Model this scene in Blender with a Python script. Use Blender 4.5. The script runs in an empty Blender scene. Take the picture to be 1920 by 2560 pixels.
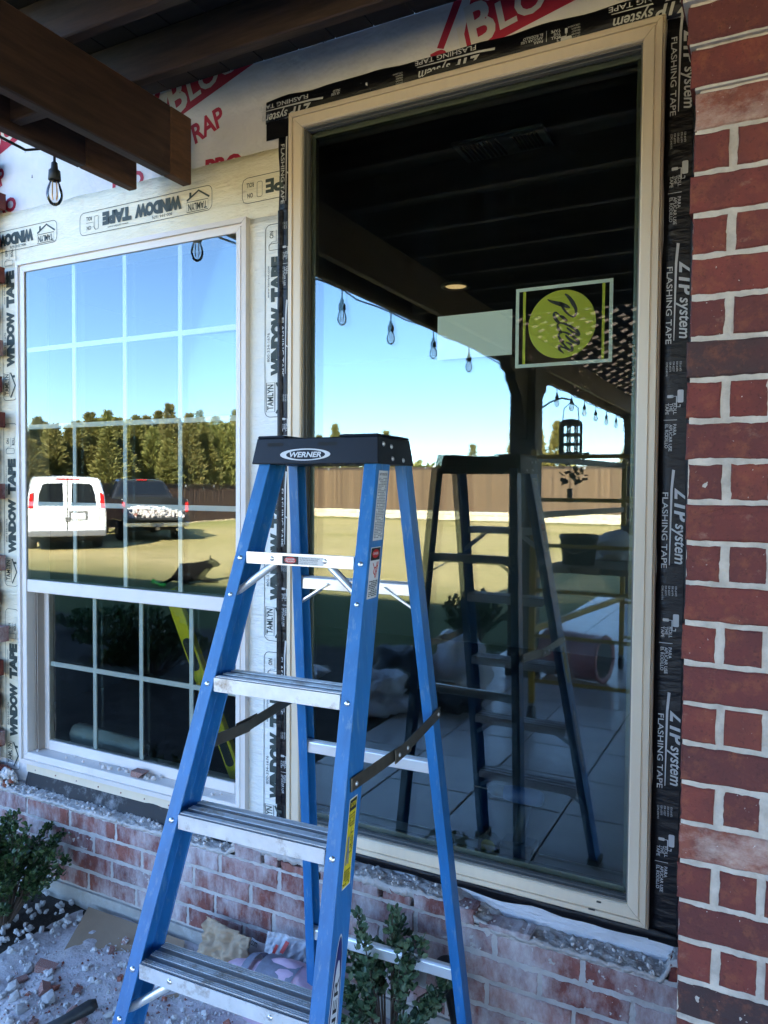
import bpy, bmesh, math, random
import numpy as np
from mathutils import Vector, Matrix, noise as mnoise

R = math.radians
rnd = random.Random(7)
scene = bpy.context.scene
col = scene.collection

# ------------------------------------------------------------------ camera
cam_d = bpy.data.cameras.new('camera')
cam = bpy.data.objects.new('camera', cam_d)
col.objects.link(cam)
scene.camera = cam
YAW, PITCH, ROLL = R(27.459), R(-1.872), R(0.443)
fwd = Vector((-math.sin(YAW) * math.cos(PITCH), math.cos(YAW) * math.cos(PITCH), math.sin(PITCH)))
rgt = Vector((math.cos(YAW), math.sin(YAW), 0))
upv = rgt.cross(fwd)
r2 = math.cos(ROLL) * rgt + math.sin(ROLL) * upv
u2 = -math.sin(ROLL) * rgt + math.cos(ROLL) * upv
rotm = Matrix((r2, u2, -fwd)).transposed()
cam.matrix_world = Matrix.Translation((0, -2.17, 1.66)) @ rotm.to_4x4()
cam_d.sensor_fit = 'VERTICAL'
cam_d.sensor_height = 36.0
cam_d.lens = 1900.0 / 2560.0 * 36.0
cam_d.clip_start = 0.02
cam_d.clip_end = 2000

# ------------------------------------------------------------------ sky and sun
SUN_EL = R(28)
SUN_AZ = (0.30, 0.954)                       # horizontal direction towards the sun (behind the house)
w = bpy.data.worlds.new('World')
scene.world = w
w.use_nodes = True
nt = w.node_tree
bg = nt.nodes['Background']
sky = nt.nodes.new('ShaderNodeTexSky')
sky.sky_type = 'NISHITA'
sky.sun_disc = False
sky.sun_elevation = SUN_EL
sky.sun_rotation = math.atan2(SUN_AZ[0], SUN_AZ[1])
sky.altitude = 200
sky.air_density = 0.8
sky.dust_density = 0.05
sky.ozone_density = 5.0
nt.links.new(sky.outputs['Color'], bg.inputs['Color'])
bg.inputs['Strength'].default_value = 0.096
sl = bpy.data.lights.new('sun', 'SUN')
sl.energy = 5.0
sl.angle = R(0.5)
sl.color = (1.0, 0.93, 0.82)
so = bpy.data.objects.new('sun', sl)
col.objects.link(so)
tosun = Vector((SUN_AZ[0] * math.cos(SUN_EL), SUN_AZ[1] * math.cos(SUN_EL), math.sin(SUN_EL))).normalized()
so.rotation_euler = tosun.to_track_quat('Z', 'Y').to_euler()

scene.view_settings.view_transform = 'Standard'
scene.view_settings.look = 'None'
scene.view_settings.gamma = 1.0
scene.view_settings.use_curve_mapping = False
scene.view_settings.exposure = 3.92
cy = scene.cycles
cy.max_bounces = 10
cy.diffuse_bounces = 4
cy.glossy_bounces = 5
cy.transmission_bounces = 6
cy.transparent_max_bounces = 16
cy.caustics_reflective = False
cy.caustics_refractive = False
cy.sample_clamp_indirect = 6.0
cy.use_denoising = True

# ------------------------------------------------------------------ materials
MATS = {}

def _ramp(nt, src, pts):
    r = nt.nodes.new('ShaderNodeValToRGB')
    el = r.color_ramp.elements
    while len(el) > 1:
        el.remove(el[-1])
    el[0].position = pts[0][0]
    el[0].color = (*pts[0][1], 1)
    for p, c in pts[1:]:
        e = el.new(p)
        e.color = (*c, 1)
    nt.links.new(src, r.inputs['Fac'])
    return r.outputs['Color']

def _coord(nt, kind='Object', scale=(1, 1, 1)):
    tc = nt.nodes.new('ShaderNodeTexCoord')
    mp = nt.nodes.new('ShaderNodeMapping')
    mp.inputs['Scale'].default_value = scale
    nt.links.new(tc.outputs[kind], mp.inputs['Vector'])
    return mp.outputs['Vector']

def _noise(nt, vec, scale, detail=4, rough=0.6):
    n = nt.nodes.new('ShaderNodeTexNoise')
    n.inputs['Scale'].default_value = scale
    n.inputs['Detail'].default_value = detail
    n.inputs['Roughness'].default_value = rough
    nt.links.new(vec, n.inputs['Vector'])
    return n.outputs['Fac']

def _mix(nt, fac, a, b):
    m = nt.nodes.new('ShaderNodeMix')
    m.data_type = 'RGBA'
    for sock, v in ((m.inputs[0], fac), (m.inputs[6], a), (m.inputs[7], b)):
        if isinstance(v, (tuple, list)):
            sock.default_value = (*v, 1)
        elif isinstance(v, (int, float)):
            sock.default_value = v
        else:
            nt.links.new(v, sock)
    return m.outputs[2]

def _math(nt, op, a, b=0.0, clamp=False):
    m = nt.nodes.new('ShaderNodeMath')
    m.operation = op
    m.use_clamp = clamp
    for s, v in zip(m.inputs, (a, b)):
        if isinstance(v, (int, float)):
            s.default_value = v
        else:
            nt.links.new(v, s)
    return m.outputs[0]

def _bump(nt, b, h, strength, dist=0.01, normal=None):
    n = nt.nodes.new('ShaderNodeBump')
    n.inputs['Strength'].default_value = strength
    n.inputs['Distance'].default_value = dist
    nt.links.new(h, n.inputs['Height'])
    if normal is not None:
        nt.links.new(normal, n.inputs['Normal'])
    if b is not None:
        nt.links.new(n.outputs['Normal'], b.inputs['Normal'])
    return n.outputs['Normal']

def mat(name, color, rough=0.6, metal=0.0, var=0.0, vscale=6.0, bump=0.0, bscale=40.0, bdist=0.004,
        stretch=(1, 1, 1), coord='Object', spec=0.5, rand=0.0, dirt=None, dscale=3.0, dlo=0.55, dhi=0.75, coat=0.0):
    """plain surface: base colour with noise variation, bump, per-object variation and dirt patches"""
    m = bpy.data.materials.new(name)
    m.use_nodes = True
    nt = m.node_tree
    b = nt.nodes['Principled BSDF']
    b.inputs['Roughness'].default_value = rough
    b.inputs['Metallic'].default_value = metal
    b.inputs['Specular IOR Level'].default_value = spec
    if coat:
        b.inputs['Coat Weight'].default_value = coat
    vec = _coord(nt, coord, stretch)
    c = None
    if var:
        f = _noise(nt, vec, vscale, 5)
        lo = tuple(max(0, x * (1 - var)) for x in color)
        hi = tuple(min(1, x * (1 + var)) for x in color)
        c = _ramp(nt, f, [(0.3, lo), (0.7, hi)])
    if rand:
        oi = nt.nodes.new('ShaderNodeObjectInfo')
        h = nt.nodes.new('ShaderNodeHueSaturation')
        if c is None:
            h.inputs['Color'].default_value = (*color, 1)
        else:
            nt.links.new(c, h.inputs['Color'])
        v = _math(nt, 'MULTIPLY_ADD', oi.outputs['Random'], 2 * rand)
        nt.nodes[-1].inputs[2].default_value = 1 - rand
        nt.links.new(v, h.inputs['Value'])
        c = h.outputs['Color']
    if dirt is not None:
        f = _noise(nt, vec, dscale, 8, 0.7)
        k = _ramp(nt, f, [(dlo, (0, 0, 0)), (dhi, (1, 1, 1))])
        c = _mix(nt, k, c if c is not None else tuple(color), dirt)
    if c is None:
        b.inputs['Base Color'].default_value = (*color, 1)
    else:
        nt.links.new(c, b.inputs['Base Color'])
    if bump:
        f = _noise(nt, vec, bscale, 6, 0.65)
        _bump(nt, b, f, bump, bdist)
    MATS[name] = m
    return m

def brick_mat(name, cols, white, wcol=(0.62, 0.59, 0.57), wstretch=(1, 1, 1), wlo=0.56, whi=0.72, wscale=9.0):
    m = bpy.data.materials.new(name)
    m.use_nodes = True
    nt = m.node_tree
    b = nt.nodes['Principled BSDF']
    b.inputs['Roughness'].default_value = 0.85
    b.inputs['Specular IOR Level'].default_value = 0.25
    oi = nt.nodes.new('ShaderNodeObjectInfo')
    n = len(cols)
    r = nt.nodes.new('ShaderNodeValToRGB')
    el = r.color_ramp.elements
    el[0].position = 0
    el[0].color = (*cols[0], 1)
    el[1].position = 1
    el[1].color = (*cols[-1], 1)
    for i in range(1, n - 1):
        e = el.new(i / (n - 1))
        e.color = (*cols[i], 1)
    nt.links.new(oi.outputs['Random'], r.inputs['Fac'])
    # world-like coordinates (object coordinates shifted per brick)
    tc = nt.nodes.new('ShaderNodeTexCoord')
    vm = nt.nodes.new('ShaderNodeVectorMath')
    vm.operation = 'ADD'
    nt.links.new(tc.outputs['Object'], vm.inputs[0])
    nt.links.new(oi.outputs['Location'], vm.inputs[1])
    vec = vm.outputs[0]
    f1 = _noise(nt, vec, 16, 5)
    c = _mix(nt, _ramp(nt, f1, [(0.42, (0, 0, 0)), (0.78, (0.75, 0.75, 0.75))]), r.outputs['Color'], (0.085, 0.032, 0.030))
    f2 = _noise(nt, vec, 34, 6, 0.7)
    c = _mix(nt, _ramp(nt, f2, [(0.5, (0, 0, 0)), (0.78, (0.55, 0.55, 0.55))]), c, (0.30, 0.10, 0.045))
    f3 = _noise(nt, vec, 150, 3, 0.6)
    c = _mix(nt, _ramp(nt, f3, [(0.2, (0.8, 0.8, 0.8)), (0.42, (0, 0, 0))]), c, (0.05, 0.02, 0.018))
    mp = nt.nodes.new('ShaderNodeMapping')
    mp.inputs['Scale'].default_value = wstretch
    nt.links.new(vec, mp.inputs['Vector'])
    f4 = _noise(nt, mp.outputs['Vector'], wscale, 9, 0.72)
    k = _ramp(nt, f4, [(wlo, (0, 0, 0)), (whi, (white, white, white))])
    c = _mix(nt, k, c, wcol)
    f5 = _noise(nt, vec, 130, 3, 0.5)
    k = _ramp(nt, f5, [(0.72, (0, 0, 0)), (0.78, (0.7, 0.7, 0.7))])
    c = _mix(nt, k, c, (0.66, 0.62, 0.58))
    nt.links.new(c, b.inputs['Base Color'])
    n1 = _bump(nt, None, f2, 0.45, 0.006)
    _bump(nt, b, f3, 0.5, 0.003, n1)
    MATS[name] = m
    return m

brick_mat('brick_column', [(0.155, 0.038, 0.030), (0.185, 0.046, 0.036), (0.135, 0.034, 0.030), (0.20, 0.054, 0.038), (0.165, 0.041, 0.033), (0.115, 0.036, 0.032), (0.145, 0.038, 0.033)], 0.55, (0.45, 0.30, 0.22), (1, 1, 1.4), 0.60, 0.80, 11)
brick_mat('brick_dusty', [(0.23, 0.075, 0.06), (0.19, 0.065, 0.058), (0.28, 0.105, 0.085), (0.18, 0.072, 0.07), (0.25, 0.08, 0.06), (0.31, 0.13, 0.105)], 0.85, (0.61, 0.575, 0.57), (1.5, 1, 0.7), 0.40, 0.68, 6)
brick_mat('brick_dark', [(0.05, 0.032, 0.032), (0.065, 0.036, 0.034)], 0.3, (0.35, 0.25, 0.22), (1, 1, 1.4), 0.62, 0.85, 14)
brick_mat('brick_chalk', [(0.22, 0.07, 0.05), (0.26, 0.09, 0.06)], 0.8, (0.48, 0.36, 0.30), (1, 1, 1.6), 0.42, 0.68, 12)
mat('mortar', (0.49, 0.43, 0.365), 0.95, bump=0.8, bscale=160, bdist=0.004, var=0.22, vscale=30, spec=0.2)
mat('mortar_dusty', (0.52, 0.48, 0.45), 0.95, bump=1.0, bscale=120, bdist=0.008, var=0.16, vscale=12, spec=0.2)
mat('foundation', (0.34, 0.32, 0.29), 0.9, bump=0.6, bscale=60, var=0.2, vscale=8, dirt=(0.55, 0.53, 0.52), dscale=5)
mat('vinyl_tan', (0.68, 0.565, 0.415), 0.42, var=0.03, vscale=5, stretch=(8, 8, 0.6))
mat('vinyl_white', (0.66, 0.60, 0.55), 0.45, var=0.04, vscale=5, dirt=(0.52, 0.47, 0.42), dscale=7, dlo=0.6, dhi=0.85)
mat('vinyl_shadow', (0.30, 0.25, 0.21), 0.5)
mat('muntin_white', (0.62, 0.62, 0.60), 0.5)
mat('glazing_stop', (0.13, 0.125, 0.11), 0.5)
mat('gasket', (0.02, 0.02, 0.02), 0.6)
mat('spacer', (0.10, 0.115, 0.09), 0.35, metal=0.4)
mat('sheathing', (0.42, 0.33, 0.20), 0.85, var=0.2, vscale=12)
mat('felt_black', (0.02, 0.02, 0.022), 0.8, bump=0.5, bscale=18, dirt=(0.25, 0.25, 0.26), dscale=9)
mat('print_green', (0.035, 0.05, 0.045), 0.7)
mat('print_white', (0.50, 0.50, 0.49), 0.55)
mat('print_red', (0.36, 0.012, 0.035), 0.7)
mat('print_cream', (0.60, 0.54, 0.47), 0.75)
mat('wood_dark', (0.036, 0.019, 0.014), 0.62, var=0.55, vscale=9, stretch=(0.5, 5, 5), bump=0.35, bscale=30, bdist=0.004, rand=0.15)
mat('wood_dark_y', (0.044, 0.020, 0.014), 0.62, var=0.55, vscale=9, stretch=(5, 0.5, 5), bump=0.35, bscale=30, bdist=0.004, rand=0.1)
mat('wood_dark_z', (0.022, 0.014, 0.011), 0.65, var=0.5, vscale=9, stretch=(6, 6, 0.5), bump=0.35, bscale=30)
mat('wood_raw', (0.10, 0.045, 0.022), 0.75, var=0.4, vscale=10, stretch=(5, 1, 5), bump=0.3, bscale=40)
mat('deck_dark', (0.022, 0.013, 0.010), 0.75, var=0.4, vscale=5, stretch=(0.4, 6, 6))
mat('fiberglass_blue', (0.014, 0.130, 0.335), 0.42, var=0.16, vscale=18, stretch=(2, 2, 0.3), bump=0.08, bscale=260, bdist=0.0006, dirt=(0.17, 0.27, 0.38), dscale=34, dlo=0.55, dhi=0.80)
mat('aluminium', (0.80, 0.80, 0.80), 0.45, metal=0.55, var=0.10, vscale=20, bump=0.10, bscale=50, bdist=0.002, dirt=(0.30, 0.22, 0.15), dscale=14, dlo=0.54, dhi=0.72)
mat('aluminium_clean', (0.82, 0.82, 0.82), 0.36, metal=0.7, var=0.05, vscale=12)
mat('aluminium_tread', (0.20, 0.20, 0.21), 0.5, metal=0.7, var=0.25, vscale=14)
mat('rivet', (0.72, 0.72, 0.72), 0.3, metal=0.9)
mat('steel_grey', (0.16, 0.135, 0.10), 0.42, metal=0.8, var=0.2, vscale=20)
mat('cap_plastic', (0.005, 0.007, 0.012), 0.5, spec=0.28, bump=0.12, bscale=120, bdist=0.001, dirt=(0.014, 0.017, 0.024), dscale=30, dlo=0.6, dhi=0.9)
mat('slot_black', (0.003, 0.003, 0.003), 0.8)
mat('label_white', (0.62, 0.60, 0.58), 0.5)
mat('label_yellow', (0.62, 0.46, 0.015), 0.5)
mat('label_blue', (0.012, 0.016, 0.10), 0.45)
mat('label_silver', (0.55, 0.55, 0.56), 0.4)
mat('ink_black', (0.012, 0.012, 0.012), 0.6)
mat('ink_grey', (0.18, 0.18, 0.18), 0.6)
mat('ink_red', (0.48, 0.02, 0.015), 0.5)
mat('bed_soil', (0.035, 0.026, 0.02), 0.95, bump=1.0, bscale=30, bdist=0.02, var=0.4, vscale=20)
mat('dust', (0.56, 0.50, 0.49), 0.95, bump=0.8, bscale=45, bdist=0.012, var=0.12, vscale=7, dirt=(0.40, 0.33, 0.29), dscale=4, dlo=0.5, dhi=0.8)
mat('rubble_white', (0.54, 0.50, 0.475), 0.95, bump=0.8, bscale=60, bdist=0.004, rand=0.12)
mat('rubble_red', (0.26, 0.085, 0.055), 0.95, bump=0.7, bscale=60, bdist=0.004, rand=0.2, dirt=(0.58, 0.54, 0.52), dscale=22, dlo=0.5, dhi=0.62)
mat('cardboard', (0.34, 0.235, 0.15), 0.9, bump=0.25, bscale=25, var=0.12, vscale=6)
mat('kraft_paper', (0.36, 0.26, 0.17), 0.8, bump=0.4, bscale=20, var=0.15)
mat('patio_tile', (0.46, 0.43, 0.41), 0.30, var=0.18, vscale=3, bump=0.08, bscale=14, rand=0.10, dirt=(0.46, 0.43, 0.42), dscale=3, dlo=0.55, dhi=0.8)
mat('grout', (0.10, 0.09, 0.085), 0.9)
mat('stone_tan', (0.52, 0.42, 0.27), 0.9, rand=0.25, var=0.25, vscale=4, bump=0.5, bscale=12, bdist=0.02)
mat('fence_wood', (0.135, 0.074, 0.044), 0.8, var=0.3, vscale=3, stretch=(3, 3, 0.25))
mat('fence_wood_dark', (0.085, 0.046, 0.034), 0.8, var=0.3, vscale=3, stretch=(3, 3, 0.25))
mat('fence_rail', (0.05, 0.03, 0.022), 0.8)
mat('galvanised', (0.5, 0.5, 0.5), 0.4, metal=0.8)
mat('bark', (0.075, 0.05, 0.035), 0.9, bump=0.6, bscale=20)
mat('shingle', (0.10, 0.09, 0.085), 0.9, var=0.3, vscale=8)
mat('room_wall', (0.16, 0.15, 0.14), 0.9)
mat('room_ceiling', (0.09, 0.088, 0.085), 0.9)
mat('room_floor', (0.09, 0.07, 0.055), 0.6, var=0.3, vscale=3)
mat('vent_white', (0.17, 0.17, 0.17), 0.5)
mat('paint_white', (0.74, 0.75, 0.77), 0.28, coat=0.4)
mat('paint_black', (0.018, 0.019, 0.021), 0.25, coat=0.6)
mat('glass_dark', (0.01, 0.012, 0.014), 0.06, spec=0.8)
mat('tyre', (0.012, 0.012, 0.012), 0.85)
mat('chrome', (0.6, 0.6, 0.62), 0.18, metal=1.0)
mat('plastic_grey', (0.12, 0.12, 0.125), 0.55)
mat('tail_red', (0.5, 0.012, 0.012), 0.2, coat=0.5)
mat('plate', (0.62, 0.64, 0.66), 0.5)
mat('scaffold_yellow', (0.52, 0.30, 0.02), 0.5, dirt=(0.12, 0.09, 0.05), dscale=14, dlo=0.58, dhi=0.75)
mat('plank', (0.25, 0.17, 0.09), 0.85, var=0.3, vscale=6, stretch=(0.5, 6, 6))
mat('bucket_dark', (0.016, 0.018, 0.02), 0.55)
mat('bucket_pink', (0.42, 0.17, 0.17), 0.5, var=0.2, vscale=7, dirt=(0.55, 0.48, 0.46), dscale=5)
mat('black_fur', (0.005, 0.0045, 0.0045), 0.95, spec=0.1, bump=0.6, bscale=70, bdist=0.01, var=0.4, vscale=30)
mat('toy_green', (0.05, 0.55, 0.04), 0.5)
mat('rubber_black', (0.010, 0.010, 0.010), 0.55, bump=0.3, bscale=90)
mat('bulb_socket', (0.012, 0.014, 0.012), 0.6)
mat('filament', (0.62, 0.36, 0.14), 0.4, metal=0.4)
mat('level_yellow', (0.72, 0.52, 0.01), 0.4)
mat('drill_blue', (0.02, 0.05, 0.16), 0.5)
mat('drill_yellow', (0.36, 0.23, 0.012), 0.5)
mat('bag_pink', (0.52, 0.36, 0.45), 0.5, var=0.1, vscale=5)
mat('bag_grey', (0.16, 0.17, 0.22), 0.7, var=0.15, vscale=60)
mat('insulation', (0.34, 0.34, 0.34), 0.9, bump=0.6, bscale=18, bdist=0.02)
mat('plaster_dark', (0.04, 0.035, 0.03), 0.95, bump=0.8, bscale=20, bdist=0.02)
mat('lantern_black', (0.012, 0.012, 0.012), 0.5)
mat('sticker_green', (0.50, 0.52, 0.03), 0.6)
mat('sticker_pale', (0.70, 0.78, 0.72), 0.6)
mat('plywood', (0.30, 0.19, 0.10), 0.85, var=0.25, vscale=5, stretch=(0.5, 5, 5))

def leafmat(name, cols, trans=0.25, rough=0.5):
    m = bpy.data.materials.new(name)
    m.use_nodes = True
    nt = m.node_tree
    b = nt.nodes['Principled BSDF']
    b.inputs['Roughness'].default_value = rough
    geo = nt.nodes.new('ShaderNodeNewGeometry')
    pts = [(i / (len(cols) - 1), c) for i, c in enumerate(cols)]
    c = _ramp(nt, geo.outputs['Random Per Island'], pts)
    oi = nt.nodes.new('ShaderNodeObjectInfo')
    hs = nt.nodes.new('ShaderNodeHueSaturation')
    nt.links.new(c, hs.inputs['Color'])
    vv = _math(nt, 'MULTIPLY_ADD', oi.outputs['Random'], 0.3)
    nt.nodes[-1].inputs[2].default_value = 0.85
    nt.links.new(vv, hs.inputs['Value'])
    hh = _math(nt, 'MULTIPLY_ADD', oi.outputs['Random'], 0.03)
    nt.nodes[-1].inputs[2].default_value = 0.485
    nt.links.new(hh, hs.inputs['Hue'])
    c = hs.outputs['Color']
    nt.links.new(c, b.inputs['Base Color'])
    tr = nt.nodes.new('ShaderNodeBsdfTranslucent')
    nt.links.new(c, tr.inputs['Color'])
    mx = nt.nodes.new('ShaderNodeMixShader')
    mx.inputs[0].default_value = trans
    nt.links.new(b.outputs[0], mx.inputs[1])
    nt.links.new(tr.outputs[0], mx.inputs[2])
    nt.links.new(mx.outputs[0], nt.nodes['Material Output'].inputs['Surface'])
    MATS[name] = m
    return m

def islandmat(name, cols, rough=0.8):
    m = leafmat(name, cols, 0.0, rough)
    return m
leafmat('leaf_boxwood', [(0.018, 0.05, 0.018), (0.03, 0.075, 0.022), (0.05, 0.10, 0.03), (0.10, 0.15, 0.05)], 0.2, 0.35)
leafmat('leaf_dusty', [(0.03, 0.07, 0.035), (0.05, 0.10, 0.05), (0.08, 0.13, 0.06), (0.14, 0.19, 0.11)], 0.2, 0.45)
leafmat('cedar', [(0.12, 0.13, 0.036), (0.20, 0.20, 0.055), (0.29, 0.265, 0.075), (0.36, 0.31, 0.10)], 0.42, 0.7)
leafmat('cedar_gold', [(0.12, 0.11, 0.024), (0.24, 0.20, 0.04), (0.34, 0.26, 0.06)], 0.3, 0.7)
leafmat('fence_boards', [(0.070, 0.038, 0.023), (0.100, 0.055, 0.032), (0.085, 0.048, 0.029), (0.125, 0.070, 0.042)], 0.0, 0.85)
leafmat('fence_boards_dark', [(0.062, 0.034, 0.026), (0.082, 0.044, 0.032), (0.072, 0.040, 0.030), (0.10, 0.056, 0.040)], 0.0, 0.85)
leafmat('ivy', [(0.012, 0.03, 0.012), (0.02, 0.045, 0.016)], 0.1, 0.5)

def glassmat(name, refl, tint, face_only=True):
    m = bpy.data.materials.new(name)
    m.use_nodes = True
    nt = m.node_tree
    nt.nodes.remove(nt.nodes['Principled BSDF'])
    tr = nt.nodes.new('ShaderNodeBsdfTransparent')
    tr.inputs['Color'].default_value = (*tint, 1)
    gl = nt.nodes.new('ShaderNodeBsdfGlossy')
    gl.inputs['Roughness'].default_value = 0.0
    gl.inputs['Color'].default_value = (0.93, 1.0, 0.97, 1)
    mx = nt.nodes.new('ShaderNodeMixShader')
    lw = nt.nodes.new('ShaderNodeFresnel')
    lw.inputs['IOR'].default_value = 1.5
    f = _math(nt, 'MULTIPLY_ADD', lw.outputs[0], 0.9)
    nt.nodes[-1].inputs[2].default_value = refl
    # a film of dust and hand prints that scatters a little light
    df = nt.nodes.new('ShaderNodeBsdfDiffuse')
    df.inputs['Color'].default_value = (0.6, 0.62, 0.62, 1)
    vec = _coord(nt, 'Object', (1, 1, 1))
    f1 = _noise(nt, _coord(nt, 'Object', (1.6, 1, 0.7)), 4, 9, 0.72)
    f2 = _noise(nt, vec, 42, 3, 0.6)
    k1 = _math(nt, 'MULTIPLY', _ramp(nt, f1, [(0.52, (0, 0, 0)), (0.80, (1, 1, 1))]), 0.010)
    k2 = _math(nt, 'MULTIPLY', _ramp(nt, f2, [(0.70, (0, 0, 0)), (0.78, (1, 1, 1))]), 0.018)
    k = _math(nt, 'ADD', k1, k2)
    nt.links.new(f, mx.inputs[0])
    nt.links.new(tr.outputs[0], mx.inputs[1])
    nt.links.new(gl.outputs[0], mx.inputs[2])
    m2 = nt.nodes.new('ShaderNodeMixShader')
    nt.links.new(k, m2.inputs[0])
    nt.links.new(mx.outputs[0], m2.inputs[1])
    nt.links.new(df.outputs[0], m2.inputs[2])
    nt.links.new(m2.outputs[0], nt.nodes['Material Output'].inputs['Surface'])
    MATS[name] = m
    return m

glassmat('glass_outer', 0.078, (0.88, 0.93, 0.90))
glassmat('glass_inner', 0.008, (0.88, 0.92, 0.90))

def clearmat(name, tint=(0.96, 0.97, 0.97)):
    m = bpy.data.materials.new(name)
    m.use_nodes = True
    nt = m.node_tree
    nt.nodes.remove(nt.nodes['Principled BSDF'])
    tr = nt.nodes.new('ShaderNodeBsdfTransparent')
    tr.inputs['Color'].default_value = (*tint, 1)
    gl = nt.nodes.new('ShaderNodeBsdfGlossy')
    gl.inputs['Roughness'].default_value = 0.03
    fr = nt.nodes.new('ShaderNodeFresnel')
    fr.inputs['IOR'].default_value = 1.45
    mx = nt.nodes.new('ShaderNodeMixShader')
    nt.links.new(fr.outputs[0], mx.inputs[0])
    nt.links.new(tr.outputs[0], mx.inputs[1])
    nt.links.new(gl.outputs[0], mx.inputs[2])
    nt.links.new(mx.outputs[0], nt.nodes['Material Output'].inputs['Surface'])
    MATS[name] = m
    return m

clearmat('pane_edge', (0.80, 0.88, 0.84))
clearmat('bulb_glass', (0.97, 0.96, 0.93))

def filmmat(name, colr, alpha, rough=0.25):
    m = bpy.data.materials.new(name)
    m.use_nodes = True
    nt = m.node_tree
    b = nt.nodes['Principled BSDF']
    b.inputs['Base Color'].default_value = (*colr, 1)
    b.inputs['Roughness'].default_value = rough
    b.inputs['Alpha'].default_value = alpha
    vec = _coord(nt)
    _bump(nt, b, _noise(nt, vec, 22, 5), 0.8, 0.02)
    MATS[name] = m
filmmat('film_clear', (0.75, 0.76, 0.80), 0.45)
filmmat('film_white', (0.74, 0.74, 0.77), 0.85)

def wrapmat():
    m = bpy.data.materials.new('house_wrap')
    m.use_nodes = True
    nt = m.node_tree
    b = nt.nodes['Principled BSDF']
    b.inputs['Roughness'].default_value = 0.6
    b.inputs['Specular IOR Level'].default_value = 0.3
    vec = _coord(nt)
    wv = nt.nodes.new('ShaderNodeTexWave')
    wv.bands_direction = 'X'
    wv.inputs['Scale'].default_value = 75
    wv.inputs['Distortion'].default_value = 1.5
    nt.links.new(vec, wv.inputs['Vector'])
    f = _noise(nt, vec, 5, 6)
    c = _ramp(nt, f, [(0.3, (0.60, 0.56, 0.55)), (0.7, (0.68, 0.645, 0.63))])
    c = _mix(nt, _math(nt, 'MULTIPLY', wv.outputs['Fac'], 0.12), c, (0.46, 0.43, 0.42))
    s = _ramp(nt, _noise(nt, vec, 26, 3, 0.5), [(0.715, (0, 0, 0)), (0.735, (0.85, 0.85, 0.85))])
    c = _mix(nt, s, c, (0.05, 0.04, 0.04))
    nt.links.new(c, b.inputs['Base Color'])
    n1 = _bump(nt, None, _noise(nt, vec, 6, 4), 0.6, 0.03)
    _bump(nt, b, wv.outputs['Fac'], 0.15, 0.001, n1)
    MATS['house_wrap'] = m
wrapmat()

def tapemat(name, c0, c1, stain, rough, bump, spec=0.5):
    m = bpy.data.materials.new(name)
    m.use_nodes = True
    nt = m.node_tree
    b = nt.nodes['Principled BSDF']
    b.inputs['Roughness'].default_value = rough
    b.inputs['Specular IOR Level'].default_value = spec
    vec = _coord(nt)
    c = _ramp(nt, _noise(nt, vec, 4, 5), [(0.3, c0), (0.7, c1)])
    if stain:
        k = _ramp(nt, _noise(nt, vec, 5.5, 8, 0.7), [(0.55, (0, 0, 0)), (0.78, (0.6, 0.6, 0.6))])
        c = _mix(nt, k, c, stain)
    nt.links.new(c, b.inputs['Base Color'])
    v2 = _coord(nt, 'Object', (1.0, 1, 3.2))
    n1 = _bump(nt, None, _noise(nt, v2, 9, 7, 0.6), bump, 0.03)
    mu = nt.nodes.new('ShaderNodeTexNoise')
    mu.noise_type = 'RIDGED_MULTIFRACTAL'
    mu.inputs['Scale'].default_value = 7
    mu.inputs['Detail'].default_value = 3
    nt.links.new(v2, mu.inputs['Vector'])
    _bump(nt, b, mu.outputs['Fac'], bump * 0.35, 0.006, n1)
    MATS[name] = m
tapemat('tape_cream', (0.66, 0.60, 0.44), (0.74, 0.69, 0.54), (0.50, 0.36, 0.27), 0.5, 0.45)
tapemat('tape_white', (0.68, 0.68, 0.62), (0.74, 0.74, 0.70), None, 0.45, 0.5)
tapemat('membrane_white', (0.64, 0.65, 0.68), (0.72, 0.73, 0.76), (0.45, 0.46, 0.50), 0.5, 0.9)
tapemat('tape_black', (0.004, 0.004, 0.006), (0.008, 0.008, 0.010), None, 0.30, 0.30, 0.28)

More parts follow.
